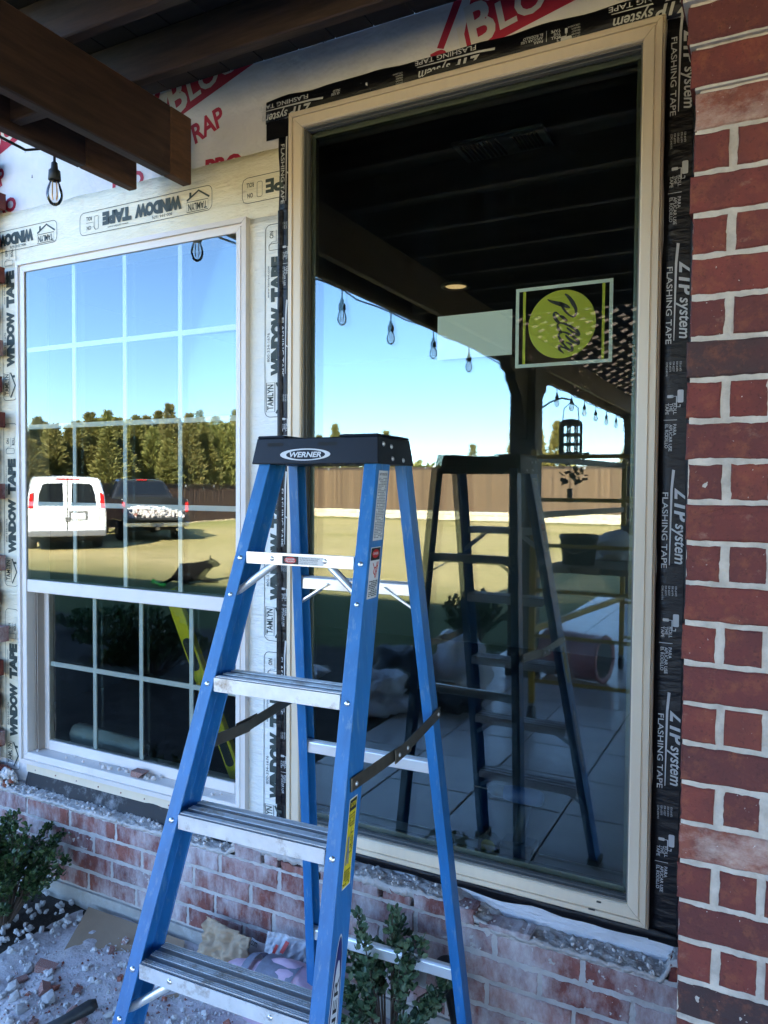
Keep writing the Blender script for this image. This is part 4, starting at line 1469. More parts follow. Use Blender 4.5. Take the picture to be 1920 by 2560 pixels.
for a, b, tt in (((0.044, 0.942), (0.031, 0.925), 0.0008), ((0.033, 0.928), (0.033, 0.905), 0.004), ((0.031, 0.905), (0.029, 0.878), 0.003), ((0.036, 0.905), (0.038, 0.878), 0.003)):
    pa, pb = webpt(a[1], a[0], 0.0012), webpt(b[1], b[0], 0.0012)
    d = pb - pa
    q = Vector((0, -d.z, d.y)).normalized() * tt
    mb.add([pa - q, pb - q, pb + q, pa + q], [(0, 1, 2, 3)], 3)
mb.build('caution_label', ['label_white', 'label_yellow', 'ink_black', 'ink_grey'], rails[1])
mb = MB()
n = 40
def ov(zc, hz, tc, ht, e, mi):
    mb.add([webpt(zc + hz * math.sin(2 * math.pi * i / n), tc + ht * math.cos(2 * math.pi * i / n), e) for i in range(n)], [tuple(range(n))], mi)
ov(0.575, 0.180, 0.038, 0.022, 0.0006, 0)
ov(0.575, 0.176, 0.038, 0.020, 0.0009, 1)
ov(0.570, 0.140, 0.038, 0.0165, 0.0012, 2)
U = webpt(0.68, 0.050, 0.0016) - webpt(0.455, 0.050, 0.0016)
V = webpt(0.455, 0.026, 0.0016) - webpt(0.455, 0.050, 0.0016)
put_text(mb, 'WERNER', webpt(0.455, 0.0465, 0.0016), U, V * 0.72, 0.01, 0.1, 3)
mb.build('maker_label', ['label_white', 'label_blue', 'label_silver', 'ink_black'], rails[1])
# danger sticker on the top step
mb = MB()
z0, z1_ = Z1 - 0.0265, Z1 - 0.006
yq = yf(Z1) - 0.0066
def sq(x0, x1, za, zb, e, mi):
    mb.add([(x0, yq - e, za), (x1, yq - e, za), (x1, yq - e, zb), (x0, yq - e, zb)], [(0, 1, 2, 3)], mi)
sq(-0.045, 0.070, z0, z1_, 0.0, 0)
sq(-0.043, 0.002, z0 + 0.001, z1_ - 0.001, 0.0004, 1)
n = 28
mb.add([(-0.0205 + 0.0165 * math.cos(2 * math.pi * i / n), yq - 0.0008, (z0 + z1_) / 2 + 0.0078 * math.sin(2 * math.pi * i / n)) for i in range(n)], [tuple(range(n))], 2)
put_text(mb, 'DANGER', (-0.033, yq - 0.0012, z0 + 0.0107), (0.025, 0, 0), (0, 0, 0.0042), 0.02, 0, 0)
put_text(mb, 'PELIGRO', (-0.033, yq - 0.0012, z0 + 0.0055), (0.025, 0, 0), (0, 0, 0.0042), 0.02, 0, 0)
put_text(mb, 'Do Not Stand at or above this level.', (0.005, yq - 0.0005, z0 + 0.0150), (0.055, 0, 0), (0, 0, 0.0036), 0, 0, 1)
put_text(mb, 'YOU CAN LOSE YOUR BALANCE', (0.005, yq - 0.0005, z0 + 0.0105), (0.050, 0, 0), (0, 0, 0.0032), 0.01, 0, 1)
put_text(mb, 'No se pare en este nivel', (0.005, yq - 0.0005, z0 + 0.006), (0.048, 0, 0), (0, 0, 0.0028), 0, 0, 1)
put_text(mb, 'PUEDE PERDER EL EQUILIBRIO', (0.005, yq - 0.0005, z0 + 0.002), (0.050, 0, 0), (0, 0, 0.0028), 0, 0, 1)
mb.build('step_label', ['label_white', 'ink_black', 'ink_red'], lad)

# ================================================================== PERGOLA
per = empty('pergola', (-2.1, -4.35, 0))
per.location = (0, 0, 0)
tag(per, 'dark stained wooden pergola over the patio with doubled side beam', 'pergola')
BZ0, BZ1 = 2.735, 2.970
def pb(name, m, *b, bevel=0.004):
    return MB().box(*b).build(name, m, per, bevel=bevel)
pb('beam', 'wood_dark_y', -1.931, -1.890, -10.3, -0.150, BZ0, BZ1)
pb('beam_end', 'wood_raw', -1.9305, -1.8895, -0.1495, -0.045, BZ0 + 0.0005, BZ1 - 0.0005)
pb('beam', 'wood_dark_y', -2.138, -2.097, -10.3, -0.331, BZ0, BZ1)
pb('beam_end', 'wood_raw', -2.1375, -2.0975, -0.330, -0.10, BZ0 + 0.0005, BZ1 - 0.0005)
pb('spacer_block', 'wood_dark', -2.0965, -1.9315, -0.62, -0.58, 2.76, 2.95)
for y in (-2.2, -6.5, -8.2):
    pb('spacer_block', 'wood_dark', -2.0965, -1.9315, y - 0.02, y + 0.02, 2.76, 2.95)
pb('beam', 'wood_dark_y', 3.18, 3.22, -10.3, -0.05, BZ0, BZ1)
pb('beam', 'wood_dark', -2.13, 3.4, -10.34, -10.305, BZ0, BZ1)
for px in (-2.0, 3.2):
    for py in (-4.35, -9.9):
        ps = MB().box(px - 0.115, px + 0.115, py - 0.115, py + 0.115, 0.0, BZ1 - 0.01).build('post', 'wood_dark_z', per, bevel=0.008)
        MB().box(px - 0.13, px + 0.13, py - 0.13, py + 0.13, 0.0, 0.14).build('post_base', 'wood_dark_z', ps, bevel=0.01)
        for s in (-1, 1):
            # arched bracket cut from a plank
            prof = [(0.1145, 2.08), (0.15, 2.10), (0.17, 2.18), (0.20, 2.20), (0.23, 2.32), (0.30, 2.44), (0.42, 2.54), (0.47, 2.56), (0.48, 2.62), (0.60, 2.64), (0.62, 2.70), (0.62, BZ0 - 0.002), (0.1145, BZ0 - 0.002)]
            mb = MB()
            mb.prism([(s * a, b) for a, b in prof], (px - 0.045, py, 0), (0, 1, 0), (0, 0, 1), (0.09, 0, 0))
            mb.build('bracket', 'wood_dark_z', per)
ys = [-0.30, -0.57] + [-0.57 - 0.405 * k for k in range(1, 24)]
for y in ys:
    pb('rafter', 'wood_dark', -2.30, 3.4, y - 0.020, y + 0.020, 2.972, 3.110)
k = 0
x = -2.30
while x < 3.38:
    pb('roof_board', 'deck_dark', x, x + 0.138, -3.32, -0.02, 3.112, 3.130, bevel=0)
    x += 0.142
# diagonal lattice over the outer bays
def clip_diag(c, sgn):
    """segment of the line x - sgn*y = c inside the lattice rectangle"""
    X0, X1, Y0, Y1 = -2.30, 3.4, -10.28, -3.33
    pts = []
    for x in (X0, X1):
        y = (x - c) / sgn
        if Y0 <= y <= Y1:
            pts.append((x, y))
    for y in (Y0, Y1):
        x = c + sgn * y
        if X0 < x < X1:
            pts.append((x, y))
    return pts[:2] if len(pts) >= 2 else None
for sgn, zc in ((1, 3.118), (-1, 3.1305)):
    c = -16.0
    while c < 16.0:
        q = clip_diag(c, sgn)
        if q and (Vector(q[0]) - Vector(q[1])).length > 0.15:
            MB().bar((*q[0], zc), (*q[1], zc), 0.045, 0.012).build('lattice_slat', 'wood_dark', per)
        c += 0.150
# ------------------------------------------------------------------ string of bulbs along the outer beam
sg = empty('string_light')
tag(sg, 'black string of filament bulbs slung along the pergola beam', 'string lights')
bys = [-0.37, -0.86, -1.41, -2.00, -2.65, -3.33, -5.20, -5.95, -6.60, -7.25, -7.9, -8.6, -9.3, -10.0]
pts = [(-2.30, -0.01, 2.86)]
for i, y in enumerate(bys):
    zc = 2.745 + 0.008 * math.sin(i * 1.7) if i else 2.800
    xb = -2.205 if i == 0 else -2.150
    if i:
        py = bys[i - 1]
        px_ = -2.205 if i == 1 else -2.150
        pts.append(((px_ + xb) / 2 - 0.01, (py + y) / 2 + 0.12, zc - 0.012))
        pts.append(((px_ + xb) / 2 - 0.01, (py + y) / 2 - 0.12, zc + 0.002))
    pts.append((xb, y, zc))
MB().tube(pts, 0.0045, 6).build('cable', 'bulb_socket', sg, smooth=True)
sock = bulb = fil = None
for i, y in enumerate(bys):
    xb = -2.205 if i == 0 else -2.150
    zc = 2.745 + 0.008 * math.sin(i * 1.7) if i else 2.805
    if sock is None:
        sock = MB().lathe([(0.010, 0.012), (0.014, 0.006), (0.012, 0.0), (0.0045, -0.006), (0.0045, -0.050), (0.010, -0.055), (0.012, -0.075), (0.019, -0.082), (0.021, -0.112), (0.019, -0.114)], 14).build('socket', 'bulb_socket', sg, smooth=True)
        bulb = MB().lathe([(0.013, -0.112), (0.018, -0.125), (0.025, -0.146), (0.027, -0.162), (0.024, -0.178), (0.016, -0.192), (0.006, -0.198)], 18).build('bulb', 'bulb_glass', sock, smooth=True)
        mb = MB()
        for q in range(4):
            a = q * math.pi / 2
            mb.tube([(0.009 * math.cos(a), 0.009 * math.sin(a), -0.118), (0.011 * math.cos(a), 0.011 * math.sin(a), -0.165), (0.008 * math.cos(a), 0.008 * math.sin(a), -0.178)], 0.0016, 5)
        fil = mb.build('filament', 'filament', sock)
        sock.location = (xb, y, zc)
    else:
        s2 = copy_tree(sock, sg)
        s2.location = (xb, y, zc)

# ------------------------------------------------------------------ lantern hung from the post
ln = empty('hanging_lantern', (-1.60, -4.45, 0))
ln.location = (0, 0, 0)
tag(ln, 'black openwork lantern with ivy hanging from the pergola post', 'lantern')
LX, LY = -1.60, -4.33
LZ = 2.26
MB().tube([(-1.90, LY, 2.30), (-1.86, LY, 2.36), (-1.78, LY, 2.41), (-1.68, LY, 2.44), (LX, LY, 2.42), (LX + 0.02, LY, 2.38)], 0.008, 8).build('hook', 'lantern_black', ln, smooth=True)
MB().tube([(LX - 0.07, LY, LZ - 0.02), (LX - 0.06, LY, LZ + 0.09), (LX, LY, LZ + 0.14), (LX + 0.06, LY, LZ + 0.09), (LX + 0.07, LY, LZ - 0.02)], 0.005, 8).build('handle', 'lantern_black', ln, smooth=True)
MB().lathe([(0.095, 0), (0.095, 0.03), (0.06, 0.05), (0.03, 0.055)], 18, (LX, LY, LZ - 0.06)).build('lid', 'lantern_black', ln)
MB().lathe([(0.10, 0), (0.10, 0.03)], 18, (LX, LY, LZ - 0.32)).build('base', 'lantern_black', ln)
mb = MB()
for q in range(9):
    a = q * 2 * math.pi / 9
    mb.tube([(LX + 0.092 * math.cos(a), LY + 0.092 * math.sin(a), LZ - 0.30), (LX + 0.092 * math.cos(a), LY + 0.092 * math.sin(a), LZ - 0.05)], 0.009, 6)
for zz in (-0.22, -0.14):
    for q in range(18):
        a, b = q * 2 * math.pi / 18, (q + 1) * 2 * math.pi / 18
        mb.bar((LX + 0.092 * math.cos(a), LY + 0.092 * math.sin(a), LZ + zz), (LX + 0.092 * math.cos(b), LY + 0.092 * math.sin(b), LZ + zz), 0.008, 0.02)
mb.build('cage', 'lantern_black', ln)
mb = MB()
r = random.Random(4)
for q in range(70):
    a = r.uniform(0, 6.28)
    rr = r.uniform(0.02, 0.17)
    c = Vector((LX + rr * math.cos(a), LY + rr * math.sin(a), LZ - 0.40 + r.uniform(-0.14, 0.10)))
    d = Vector((r.uniform(-1, 1), r.uniform(-1, 1), r.uniform(-1, 0.4))).normalized()
    s_ = d.cross(Vector((0.3, 0.2, 1))).normalized()
    L = r.uniform(0.05, 0.09)
    mb.add([c, c + d * L * 0.5 + s_ * L * 0.4, c + d * L, c + d * L * 0.5 - s_ * L * 0.4], [(0, 1, 2, 3)])
mb.build('ivy', 'ivy', ln)
MB().box(LX - 0.02, LX + 0.02, LY - 0.02, LY + 0.02, LZ - 0.72, LZ - 0.60).build('wind_weight', 'lantern_black', ln, bevel=0.004)
MB().tube([(LX, LY, LZ - 0.33), (LX, LY, LZ - 0.60)], 0.003, 5).build('cord', 'lantern_black', ln)

# ================================================================== STICKERS ON THE TALL PANE
YS = 0.0248
stk = empty('maker_sticker')
tag(stk, 'green disc maker sticker in a pale border on the tall pane', 'sticker')
sx0, sx1, sz0, sz1 = -0.705, -0.424, 2.016, 2.249
bw_ = 0.010
MB().box(sx0, sx1, YS, YS + 0.0008, sz1 - bw_, sz1).build('border', 'sticker_pale', stk)
MB().box(sx0, sx1, YS, YS + 0.0008, sz0, sz0 + bw_).build('border', 'sticker_pale', stk)
MB().box(sx0, sx0 + bw_, YS, YS + 0.0008, sz0 + bw_ + 0.0002, sz1 - bw_ - 0.0002).build('border', 'sticker_pale', stk)
MB().box(sx1 - bw_, sx1, YS, YS + 0.0008, sz0 + bw_ + 0.0002, sz1 - bw_ - 0.0002).build('border', 'sticker_pale', stk)
MB().box(sx0 + 0.022, sx0 + 0.030, YS, YS + 0.0008, sz0 + bw_ + 0.0004, sz1 - bw_ - 0.0004).build('stripe', 'sticker_green', stk)
MB().box(sx1 - 0.030, sx1 - 0.022, YS, YS + 0.0008, sz0 + bw_ + 0.0004, sz1 - bw_ - 0.0004).build('stripe', 'sticker_green', stk)
DX, DZ, DR = -0.568, 2.134, 0.098
n = 64
mb = MB()
mb.prism([(DR * math.cos(2 * math.pi * i / n), DR * math.sin(2 * math.pi * i / n)) for i in range(n)], (DX, YS, DZ), (1, 0, 0), (0, 0, 1), (0, 0.0008, 0))
disc = mb.build('disc', 'sticker_green', stk)
# script lettering: brush strokes that run down the disc
def stroke(mb, pts, wid):
    P2 = [Vector(((x - 780) * 0.000192, -(y - 790) * 0.000192)) for x, y in pts]
    # Catmull-Rom through the points
    out, ws = [], []
    for i in range(len(P2) - 1):
        p0, p1, p2, p3 = P2[max(i - 1, 0)], P2[i], P2[i + 1], P2[min(i + 2, len(P2) - 1)]
        w1, w2 = wid[i], wid[i + 1]
        for k in range(6):
            t = k / 6
            q = 0.5 * ((2 * p1) + (p2 - p0) * t + (2 * p0 - 5 * p1 + 4 * p2 - p3) * t * t + (3 * p1 - p0 - 3 * p2 + p3) * t ** 3)
            out.append(q)
            ws.append(w1 + (w2 - w1) * t)
    out.append(P2[-1])
    ws.append(wid[-1])
    L, Q = [], []
    for i in range(len(out)):
        d = (out[min(i + 1, len(out) - 1)] - out[max(i - 1, 0)]).normalized()
        nn = Vector((-d.y, d.x)) * ws[i] * 0.5 * 0.000192
        L.append(out[i] + nn)
        Q.append(out[i] - nn)
    n = len(out)
    mb.add([(DX + p.x, YS - 0.0006, DZ + p.y) for p in L] + [(DX + p.x, YS - 0.0006, DZ + p.y) for p in Q], [(i, i + 1, n + i + 1, n + i) for i in range(n - 1)])
mb = MB()
stroke(mb, [(560, 400), (640, 445), (760, 490), (850, 530), (905, 560)], [12, 42, 70, 55, 14])
stroke(mb, [(825, 345), (880, 395), (945, 490), (995, 600), (975, 690), (900, 670), (810, 570), (750, 460)], [22, 46, 62, 44, 26, 24, 36, 20])
stroke(mb, [(735, 655), (800, 690), (855, 745), (790, 700), (700, 612), (662, 630), (690, 705), (745, 770)], [22, 46, 40, 16, 26, 38, 50, 40])
stroke(mb, [(745, 770), (720, 800), (735, 860), (790, 925)], [36, 30, 44, 36])
stroke(mb, [(725, 765), (790, 775), (900, 825), (1010, 905), (1050, 970), (985, 950), (860, 850)], [20, 28, 36, 44, 34, 44, 20])
stroke(mb, [(760, 925), (735, 950), (770, 1020), (820, 1060)], [34, 30, 40, 30])
stroke(mb, [(745, 905), (840, 920), (950, 985), (1035, 1070), (1030, 1105), (930, 1050), (840, 960)], [20, 28, 38, 44, 34, 46, 20])
stroke(mb, [(850, 1065), (930, 1110), (945, 1190), (895, 1180), (830, 1110), (780, 1050), (750, 1030)], [20, 40, 46, 36, 30, 40, 22])
stroke(mb, [(880, 1175), (810, 1140), (750, 1110), (755, 1165), (825, 1232)], [20, 30, 36, 40, 10])
put_text(mb, 'R', (DX + (660 - 780) * 0.000192, YS - 0.0006, DZ - (975 - 790) * 0.000192), (0, 0, -0.0042), (0.0052, 0, 0), 0.01)
outline(mb, [((672 - 780) * 0.000192 + 0.0052 * math.cos(2 * math.pi * i / 16), -(993 - 790) * 0.000192 + 0.0052 * math.sin(2 * math.pi * i / 16)) for i in range(16)], 0.0007, (DX, YS - 0.0006, DZ), (1, 0, 0), (0, 0, 1))
mb.build('lettering', 'ink_black', disc)
ps = MB().box(-0.957, -0.716, YS, YS + 0.0008, 2.058, 2.192).build('blank_sticker', 'sticker_pale')
tag(ps, 'blank pale green paper sticker left of the disc sticker', 'sticker')

# ================================================================== THINGS BEHIND THE GLASS
lv = empty('spirit_level', (-2.0, 0.2, 0.5))
lv.location = (0, 0, 0)
tag(lv, 'yellow spirit level with black grips leaning inside the divided window', 'level')
A, B = Vector((-1.870, 0.20, 0.503)), Vector((-2.150, 0.125, 1.245))
ax = (B - A).normalized()
sd = Vector((1, 0, 0)) - ax * ax.x
sd.normalize()
nn = ax.cross(sd)
MB().bar(A, B, 0.064, 0.028, nn).build('body', 'level_yellow', lv, bevel=0.003)
for t in (0.16, 0.66):
    c0, c1 = A.lerp(B, t - 0.085), A.lerp(B, t + 0.085)
    mb = MB()
    L = (c1 - c0).length
    mb.prism(ring2d(L, 0.042, 0.018), c0 - sd * 0.021 - nn * 0.0165, ax, sd, nn * 0.033)
    mb.build('grip', 'rubber_black', lv)
for t in (0.42, 0.92):
    c0 = A.lerp(B, t)
    mb = MB()
    mb.prism(ring2d(0.05, 0.03, 0.012), c0 - sd * 0.015 - nn * 0.016, ax, sd, nn * 0.032)
    mb.build('vial', 'sticker_green', lv)

dr = empty('cordless_drill')
tag(dr, 'yellow and blue cordless drill standing inside the tall window', 'drill')
DXc, DYc, DZc = -0.715, 0.165, 0.4785
MB().box(DXc - 0.055, DXc + 0.055, DYc - 0.035, DYc + 0.035, DZc, DZc + 0.055).build('battery', 'rubber_black', dr, bevel=0.006)
MB().tube([(DXc, DYc, DZc + 0.05), (DXc + 0.006, DYc, DZc + 0.10), (DXc + 0.016, DYc, DZc + 0.17)], [0.022, 0.019, 0.022], 12).build('handle', 'rubber_black', dr, smooth=True)
MB().tube([(DXc + 0.075, DYc, DZc + 0.20), (DXc + 0.06, DYc, DZc + 0.20), (DXc - 0.02, DYc, DZc + 0.20), (DXc - 0.05, DYc, DZc + 0.20)], [0.018, 0.026, 0.027, 0.022], 14).build('motor_housing', 'drill_blue', dr, smooth=True)
MB().tube([(DXc - 0.05, DYc, DZc + 0.20), (DXc - 0.085, DYc, DZc + 0.20), (DXc - 0.105, DYc, DZc + 0.20)], [0.021, 0.019, 0.010], 12).build('chuck', 'rubber_black', dr, smooth=True)
MB().tube([(DXc - 0.105, DYc, DZc + 0.20), (DXc - 0.16, DYc, DZc + 0.20)], 0.003, 6).build('bit', 'steel_grey', dr)
tm = empty('tape_measure')
tag(tm, 'yellow and black tape measure on the inner sill of the tall window', 'tape measure')
mb = MB()
mb.prism([(0, 0), (0.075, 0), (0.078, 0.012), (0.070, 0.045), (0.050, 0.064), (0.022, 0.066), (0.003, 0.048)], (-0.845, 0.125, 0.4785), (1, 0, 0), (0, 0, 1), (0, 0.035, 0))
mb.build('case', 'rubber_black', tm, bevel=0.005, seg=2)
mb = MB()
mb.prism(ring2d(0.046, 0.040, 0.018), (-0.829, 0.1235, 0.489), (1, 0, 0), (0, 0, 1), (0, 0.038, 0))
mb.build('side_grip', 'drill_yellow', tm)
ins = grid_sheet('insulation_roll', 0, 1, 0, 1, 0, 40, 18, lambda x, y: 0, 'insulation')
for vtx in ins.data.vertices:
    u, q = vtx.co.x, vtx.co.y * 2 * math.pi
    x = -2.77 + 0.42 * u
    rr = 0.040 * (1.35 - 0.45 * u) * (1 + 0.25 * nz(x, math.cos(q) , math.sin(q), 4)) * (1 if 0.02 < u < 0.98 else 0.55)
    vtx.co = (x, 0.190 + rr * 0.9 * math.cos(q), 0.545 + rr * math.sin(q))
tag(ins, 'roll of pale insulation lying inside the divided window', 'insulation')

# ================================================================== FENCES
def stone_row(parent, A, B, z0, z1, th, seed):
    """irregular stones with recessed joints along A-B"""
    r = random.Random(seed)
    A, B = Vector(A), Vector(B)
    d = (B - A)
    L = d.length
    d.normalize()
    nrm = Vector((-d.y, d.x, 0))
    mb = MB()
    for (za, zb) in ((z0, z0 + (z1 - z0) * 0.52), (z0 + (z1 - z0) * 0.54, z1)):
        s = 0.0
        while s < L:
            wl = r.uniform(0.22, 0.60)
            e = min(s + wl, L)
            pr_ = r.uniform(0.0, 0.05)
            j = lambda: r.uniform(0.0, 0.05)
            q = [(s + 0.012 + j(), za + 0.01 + j()), (e - 0.012 - j(), za + 0.01 + j()), (e - 0.012 - j(), zb - 0.01 - j()), (s + 0.012 + j(), zb - 0.01 - j())]
            mb.add([A + d * u + Vector((0, 0, v_)) + nrm * (th / 2 + pr_) for u, v_ in q] + [A + d * u + Vector((0, 0, v_)) - nrm * th / 2 for u, v_ in q],
                   [(0, 1, 2, 3), (0, 4, 5, 1), (1, 5, 6, 2), (2, 6, 7, 3), (3, 7, 4, 0), (7, 6, 5, 4)])
            s = e
    return mb

def fence(label, A, B, zb, zs, zt, seed, wood):
    f = empty('fence')
    tag(f, label, 'fence')
    A, B = Vector(A), Vector(B)
    d = B - A
    L = d.length
    d.normalize()
    nrm = Vector((-d.y, d.x, 0))
    r = random.Random(seed)
    if zs > zb:
        mb = MB()
        mb.bar(A + Vector((0, 0, (zb + zs) / 2)), B + Vector((0, 0, (zb + zs) / 2)), 0.22, zs - zb - 0.02)
        mb.build('stone_base', 'mortar', f)
        o = stone_row(f, A, B, zb, zs, 0.26, seed).build('stones', 'stone_tan', f)
        tag(o, kind='stuff')
    mb = MB()
    s = 0.0
    while s < L:
        p = A + d * (s + 0.069) + nrm * (r.uniform(-0.010, 0.010) + 0.012)
        mb.bar(p + Vector((0, 0, zs + 0.01)), p + Vector((0, 0, zt - 0.05 + r.uniform(-0.008, 0.008))), 0.134, 0.02, nrm)
        s += 0.140
    o = mb.build('boards', wood, f)
    tag(o, kind='stuff')
    for z in (zs + 0.25, (zs + zt) / 2):
        MB().bar(A - nrm * 0.04 + Vector((0, 0, z)), B - nrm * 0.04 + Vector((0, 0, z)), 0.04, 0.09).build('rail', 'fence_rail', f)
    MB().bar(A + nrm * 0.02 + Vector((0, 0, zt - 0.075)), B + nrm * 0.02 + Vector((0, 0, zt - 0.075)), 0.030, 0.09).build('trim_board', 'fence_rail', f)
    MB().bar(A + Vector((0, 0, zt)), B + Vector((0, 0, zt)), 0.16, 0.04).build('cap_rail', 'fence_rail', f)
    s = 0.5
    while s < L:
        p = A + d * s
        MB().box(-0.04, 0.04, -0.04, 0.04, 0, 0.12).build('post_bracket', 'galvanised', f).location = p + nrm * 0.05 + Vector((0, 0, zt - 0.13))
        MB().bar(p - nrm * 0.08 + Vector((0, 0, zb)), p - nrm * 0.08 + Vector((0, 0, zt - 0.03)), 0.07, 0.07).build('post', 'fence_rail', f)
        s += 2.4
    return f
fence('brown board fence on a tan stone base behind the lawn', (-25.6, -34.7, 0), (20, -34.7, 0), -0.05, 0.44, 2.72, 5, 'fence_boards')
fence('dark brown board fence along the drive side behind the vehicles', (-22.1, -12.0, 0), (-25.6, -34.6, 0), -0.05, -0.03, 1.72, 6, 'fence_boards_dark')

# ================================================================== TREES
def cedar_mesh(seed, H, Rad, n, leaders=4):
    """several pointed leaders dressed in upswept feathery sprays"""
    r = random.Random(seed)
    mb = MB()
    LD = [(0.0, 0.0, H, Rad)]
    for k in range(leaders):
        a = 2 * math.pi * k / max(1, leaders) + r.uniform(-0.4, 0.4)
        d = Rad * r.uniform(0.40, 0.75)
        LD.append((d * math.cos(a), d * math.sin(a), H * r.uniform(0.66, 0.95), Rad * r.uniform(0.55, 0.75)))
    for i in range(n):
        lx, ly, lh, lr = LD[r.randrange(len(LD))]
        t = r.random() ** 0.75
        z = 0.2 + (lh - 0.2) * t
        a = r.uniform(0, 2 * math.pi)
        lob = 0.70 + 0.45 * mnoise.noise(Vector((math.cos(a) * 1.7 + lx, math.sin(a) * 1.7 + ly, z * 1.3 + seed)))
        rad = lr * ((1 - t) ** 1.1) * lob * (r.random() ** 0.30)
        c = Vector((lx + rad * math.cos(a), ly + rad * math.sin(a), z))
        out = Vector((math.cos(a), math.sin(a), r.uniform(0.5, 1.6))).normalized()
        L = r.uniform(0.20, 0.56) * (1.0 - 0.30 * t)
        for k in range(3):
            d = (out + Vector((r.uniform(-.5, .5), r.uniform(-.5, .5), r.uniform(-.35, .5)))).normalized()
            s = d.cross(Vector((r.uniform(-1, 1), r.uniform(-1, 1), r.uniform(-1, 1)))).normalized()
            w_ = L * r.uniform(0.07, 0.14)
            tip = c + d * L + Vector((0, 0, -0.10 * L))
            mb.add([c, c + d * L * 0.45 + s * w_, tip, c + d * L * 0.5 - s * w_], [(0, 1, 2, 3)])
    return mb

def tree(name, mbm, m, trunk_h, tr, label, group, loc, sc=(1, 1, 1), rz=0):
    t = empty(name, loc, rz)
    t.scale = sc
    tag(t, label, 'tree', group)
    if isinstance(mbm, MB):
        o = mbm.build('crown', m, t)
    else:
        o = mbm.copy()
        o.material_slots  # shared mesh
        col.objects.link(o)
        o.parent = t
    mb = MB()
    mb.tube([(0, 0, 0), (0.05, 0.02, trunk_h * 0.4), (0.0, 0.05, trunk_h)], [tr, tr * 0.7, tr * 0.15], 8)
    for k in range(7):
        a = k * 2.4
        zz = trunk_h * (0.25 + 0.09 * k)
        mb.tube([(0, 0, zz), (0.8 * math.cos(a), 0.8 * math.sin(a), zz + 0.5)], [tr * 0.4, tr * 0.1], 5)
    mb.build('trunk', 'bark', t)
    return o
crA = None
# row beyond the dark fence, seen behind the vehicles
G1 = 'cedar trees in the row beyond the dark fence'
LAB = ['cedar at the left end of the row, beyond the van roof', 'second cedar of the row, behind the left van door', 'third cedar of the row, behind the right van door', 'fourth cedar of the row, between van and pickup', 'fifth cedar of the row, left of the pickup cab',
       'sixth cedar of the row, behind the pickup cab', 'seventh cedar of the row, right of the pickup cab', 'eighth cedar of the row, above the bare dark fence', 'ninth cedar of the row, with a bushy top', 'tenth cedar of the row, near the window jamb', 'eleventh cedar of the row, right of the lighter gap', 'twelfth cedar of the row, over the bare dark fence', 'thirteenth cedar of the row, beside the window jamb', 'fourteenth cedar of the row, short of the fence corner', 'fifteenth cedar of the row, close to the fence corner', 'last cedar of the row, over the fence corner']
protos = {}
for k in range(16):
    t = 0.20 + 0.056 * k
    x = -26.8 - 3.4 * t + rnd.uniform(-0.5, 0.5)
    y = -11.0 - 25.0 * t
    hz_ = (3.75 + 2.2 * t) * rnd.uniform(0.90, 1.14) / 6.0
    v_ = k % 4
    if v_ not in protos:
        protos[v_] = tree('cedar_tree', cedar_mesh(20 + v_, 6.0, 2.9, 10500, 6), 'cedar', 5.2, 0.16, LAB[k], G1, (x, y, -0.05), (0.95, 0.95, hz_))
    else:
        tree('cedar_tree', protos[v_], 'cedar', 5.2, 0.16, LAB[k], G1, (x, y, -0.05), (1.0, 1.0, hz_), rnd.uniform(0, 6))
# trees beyond the back fence
G2 = 'trees beyond the stone based fence'
gold = tree('cedar_tree', cedar_mesh(41, 5.4, 2.3, 4200), 'cedar', 4.6, 0.15, 'bushy cedar beyond the back fence near the window jamb', G2, (-24.3, -38.0, -0.05))
tree('cedar_tree', gold, 'cedar', 4.6, 0.15, 'cedar with a pointed top beyond the back fence, above the ladder', G2, (-21.2, -38.8, -0.05), (0.9, 0.9, 0.92), 2.0)
tree('cedar_tree', cedar_mesh(43, 4.4, 1.3, 2200), 'cedar', 4.0, 0.12, 'thin open tree beyond the back fence in the middle', G2, (-17.6, -44.0, -0.05))
tree('cedar_tree', cedar_mesh(44, 5.6, 1.9, 4000), 'cedar_gold', 4.8, 0.15, 'golden green tree beyond the back fence behind the pergola post', G2, (-11.6, -37.6, -0.05))
tree('cedar_tree', cedar_mesh(46, 4.0, 2.6, 3000), 'cedar_gold', 3.4, 0.15, 'low olive tree beyond the back fence right of the post', G2, (-7.6, -42.0, -0.05))
bushrow = MB()
r = random.Random(77)
for q in range(5200):
    x = r.uniform(-40, 14)
    z = 1.2 + (1.75 + 0.7 * mnoise.noise(Vector((x * 0.5, 0, 0)))) * r.random()
    c = Vector((x, -48 + r.uniform(-1, 1), z))
    d = Vector((r.uniform(-1, 1), r.uniform(-1, 1), r.uniform(-0.2, 1))).normalized()
    s = d.cross(Vector((r.uniform(-1, 1), r.uniform(-1, 1), 1))).normalized()
    L = r.uniform(0.4, 0.9)
    bushrow.add([c, c + d * L * .5 + s * L * .22, c + d * L, c + d * L * .5 - s * L * .22], [(0, 1, 2, 3)])
bushrow = bushrow.build('far_thicket', 'cedar')
tag(bushrow, 'far low thicket beyond the back fence', 'thicket', kind='stuff')

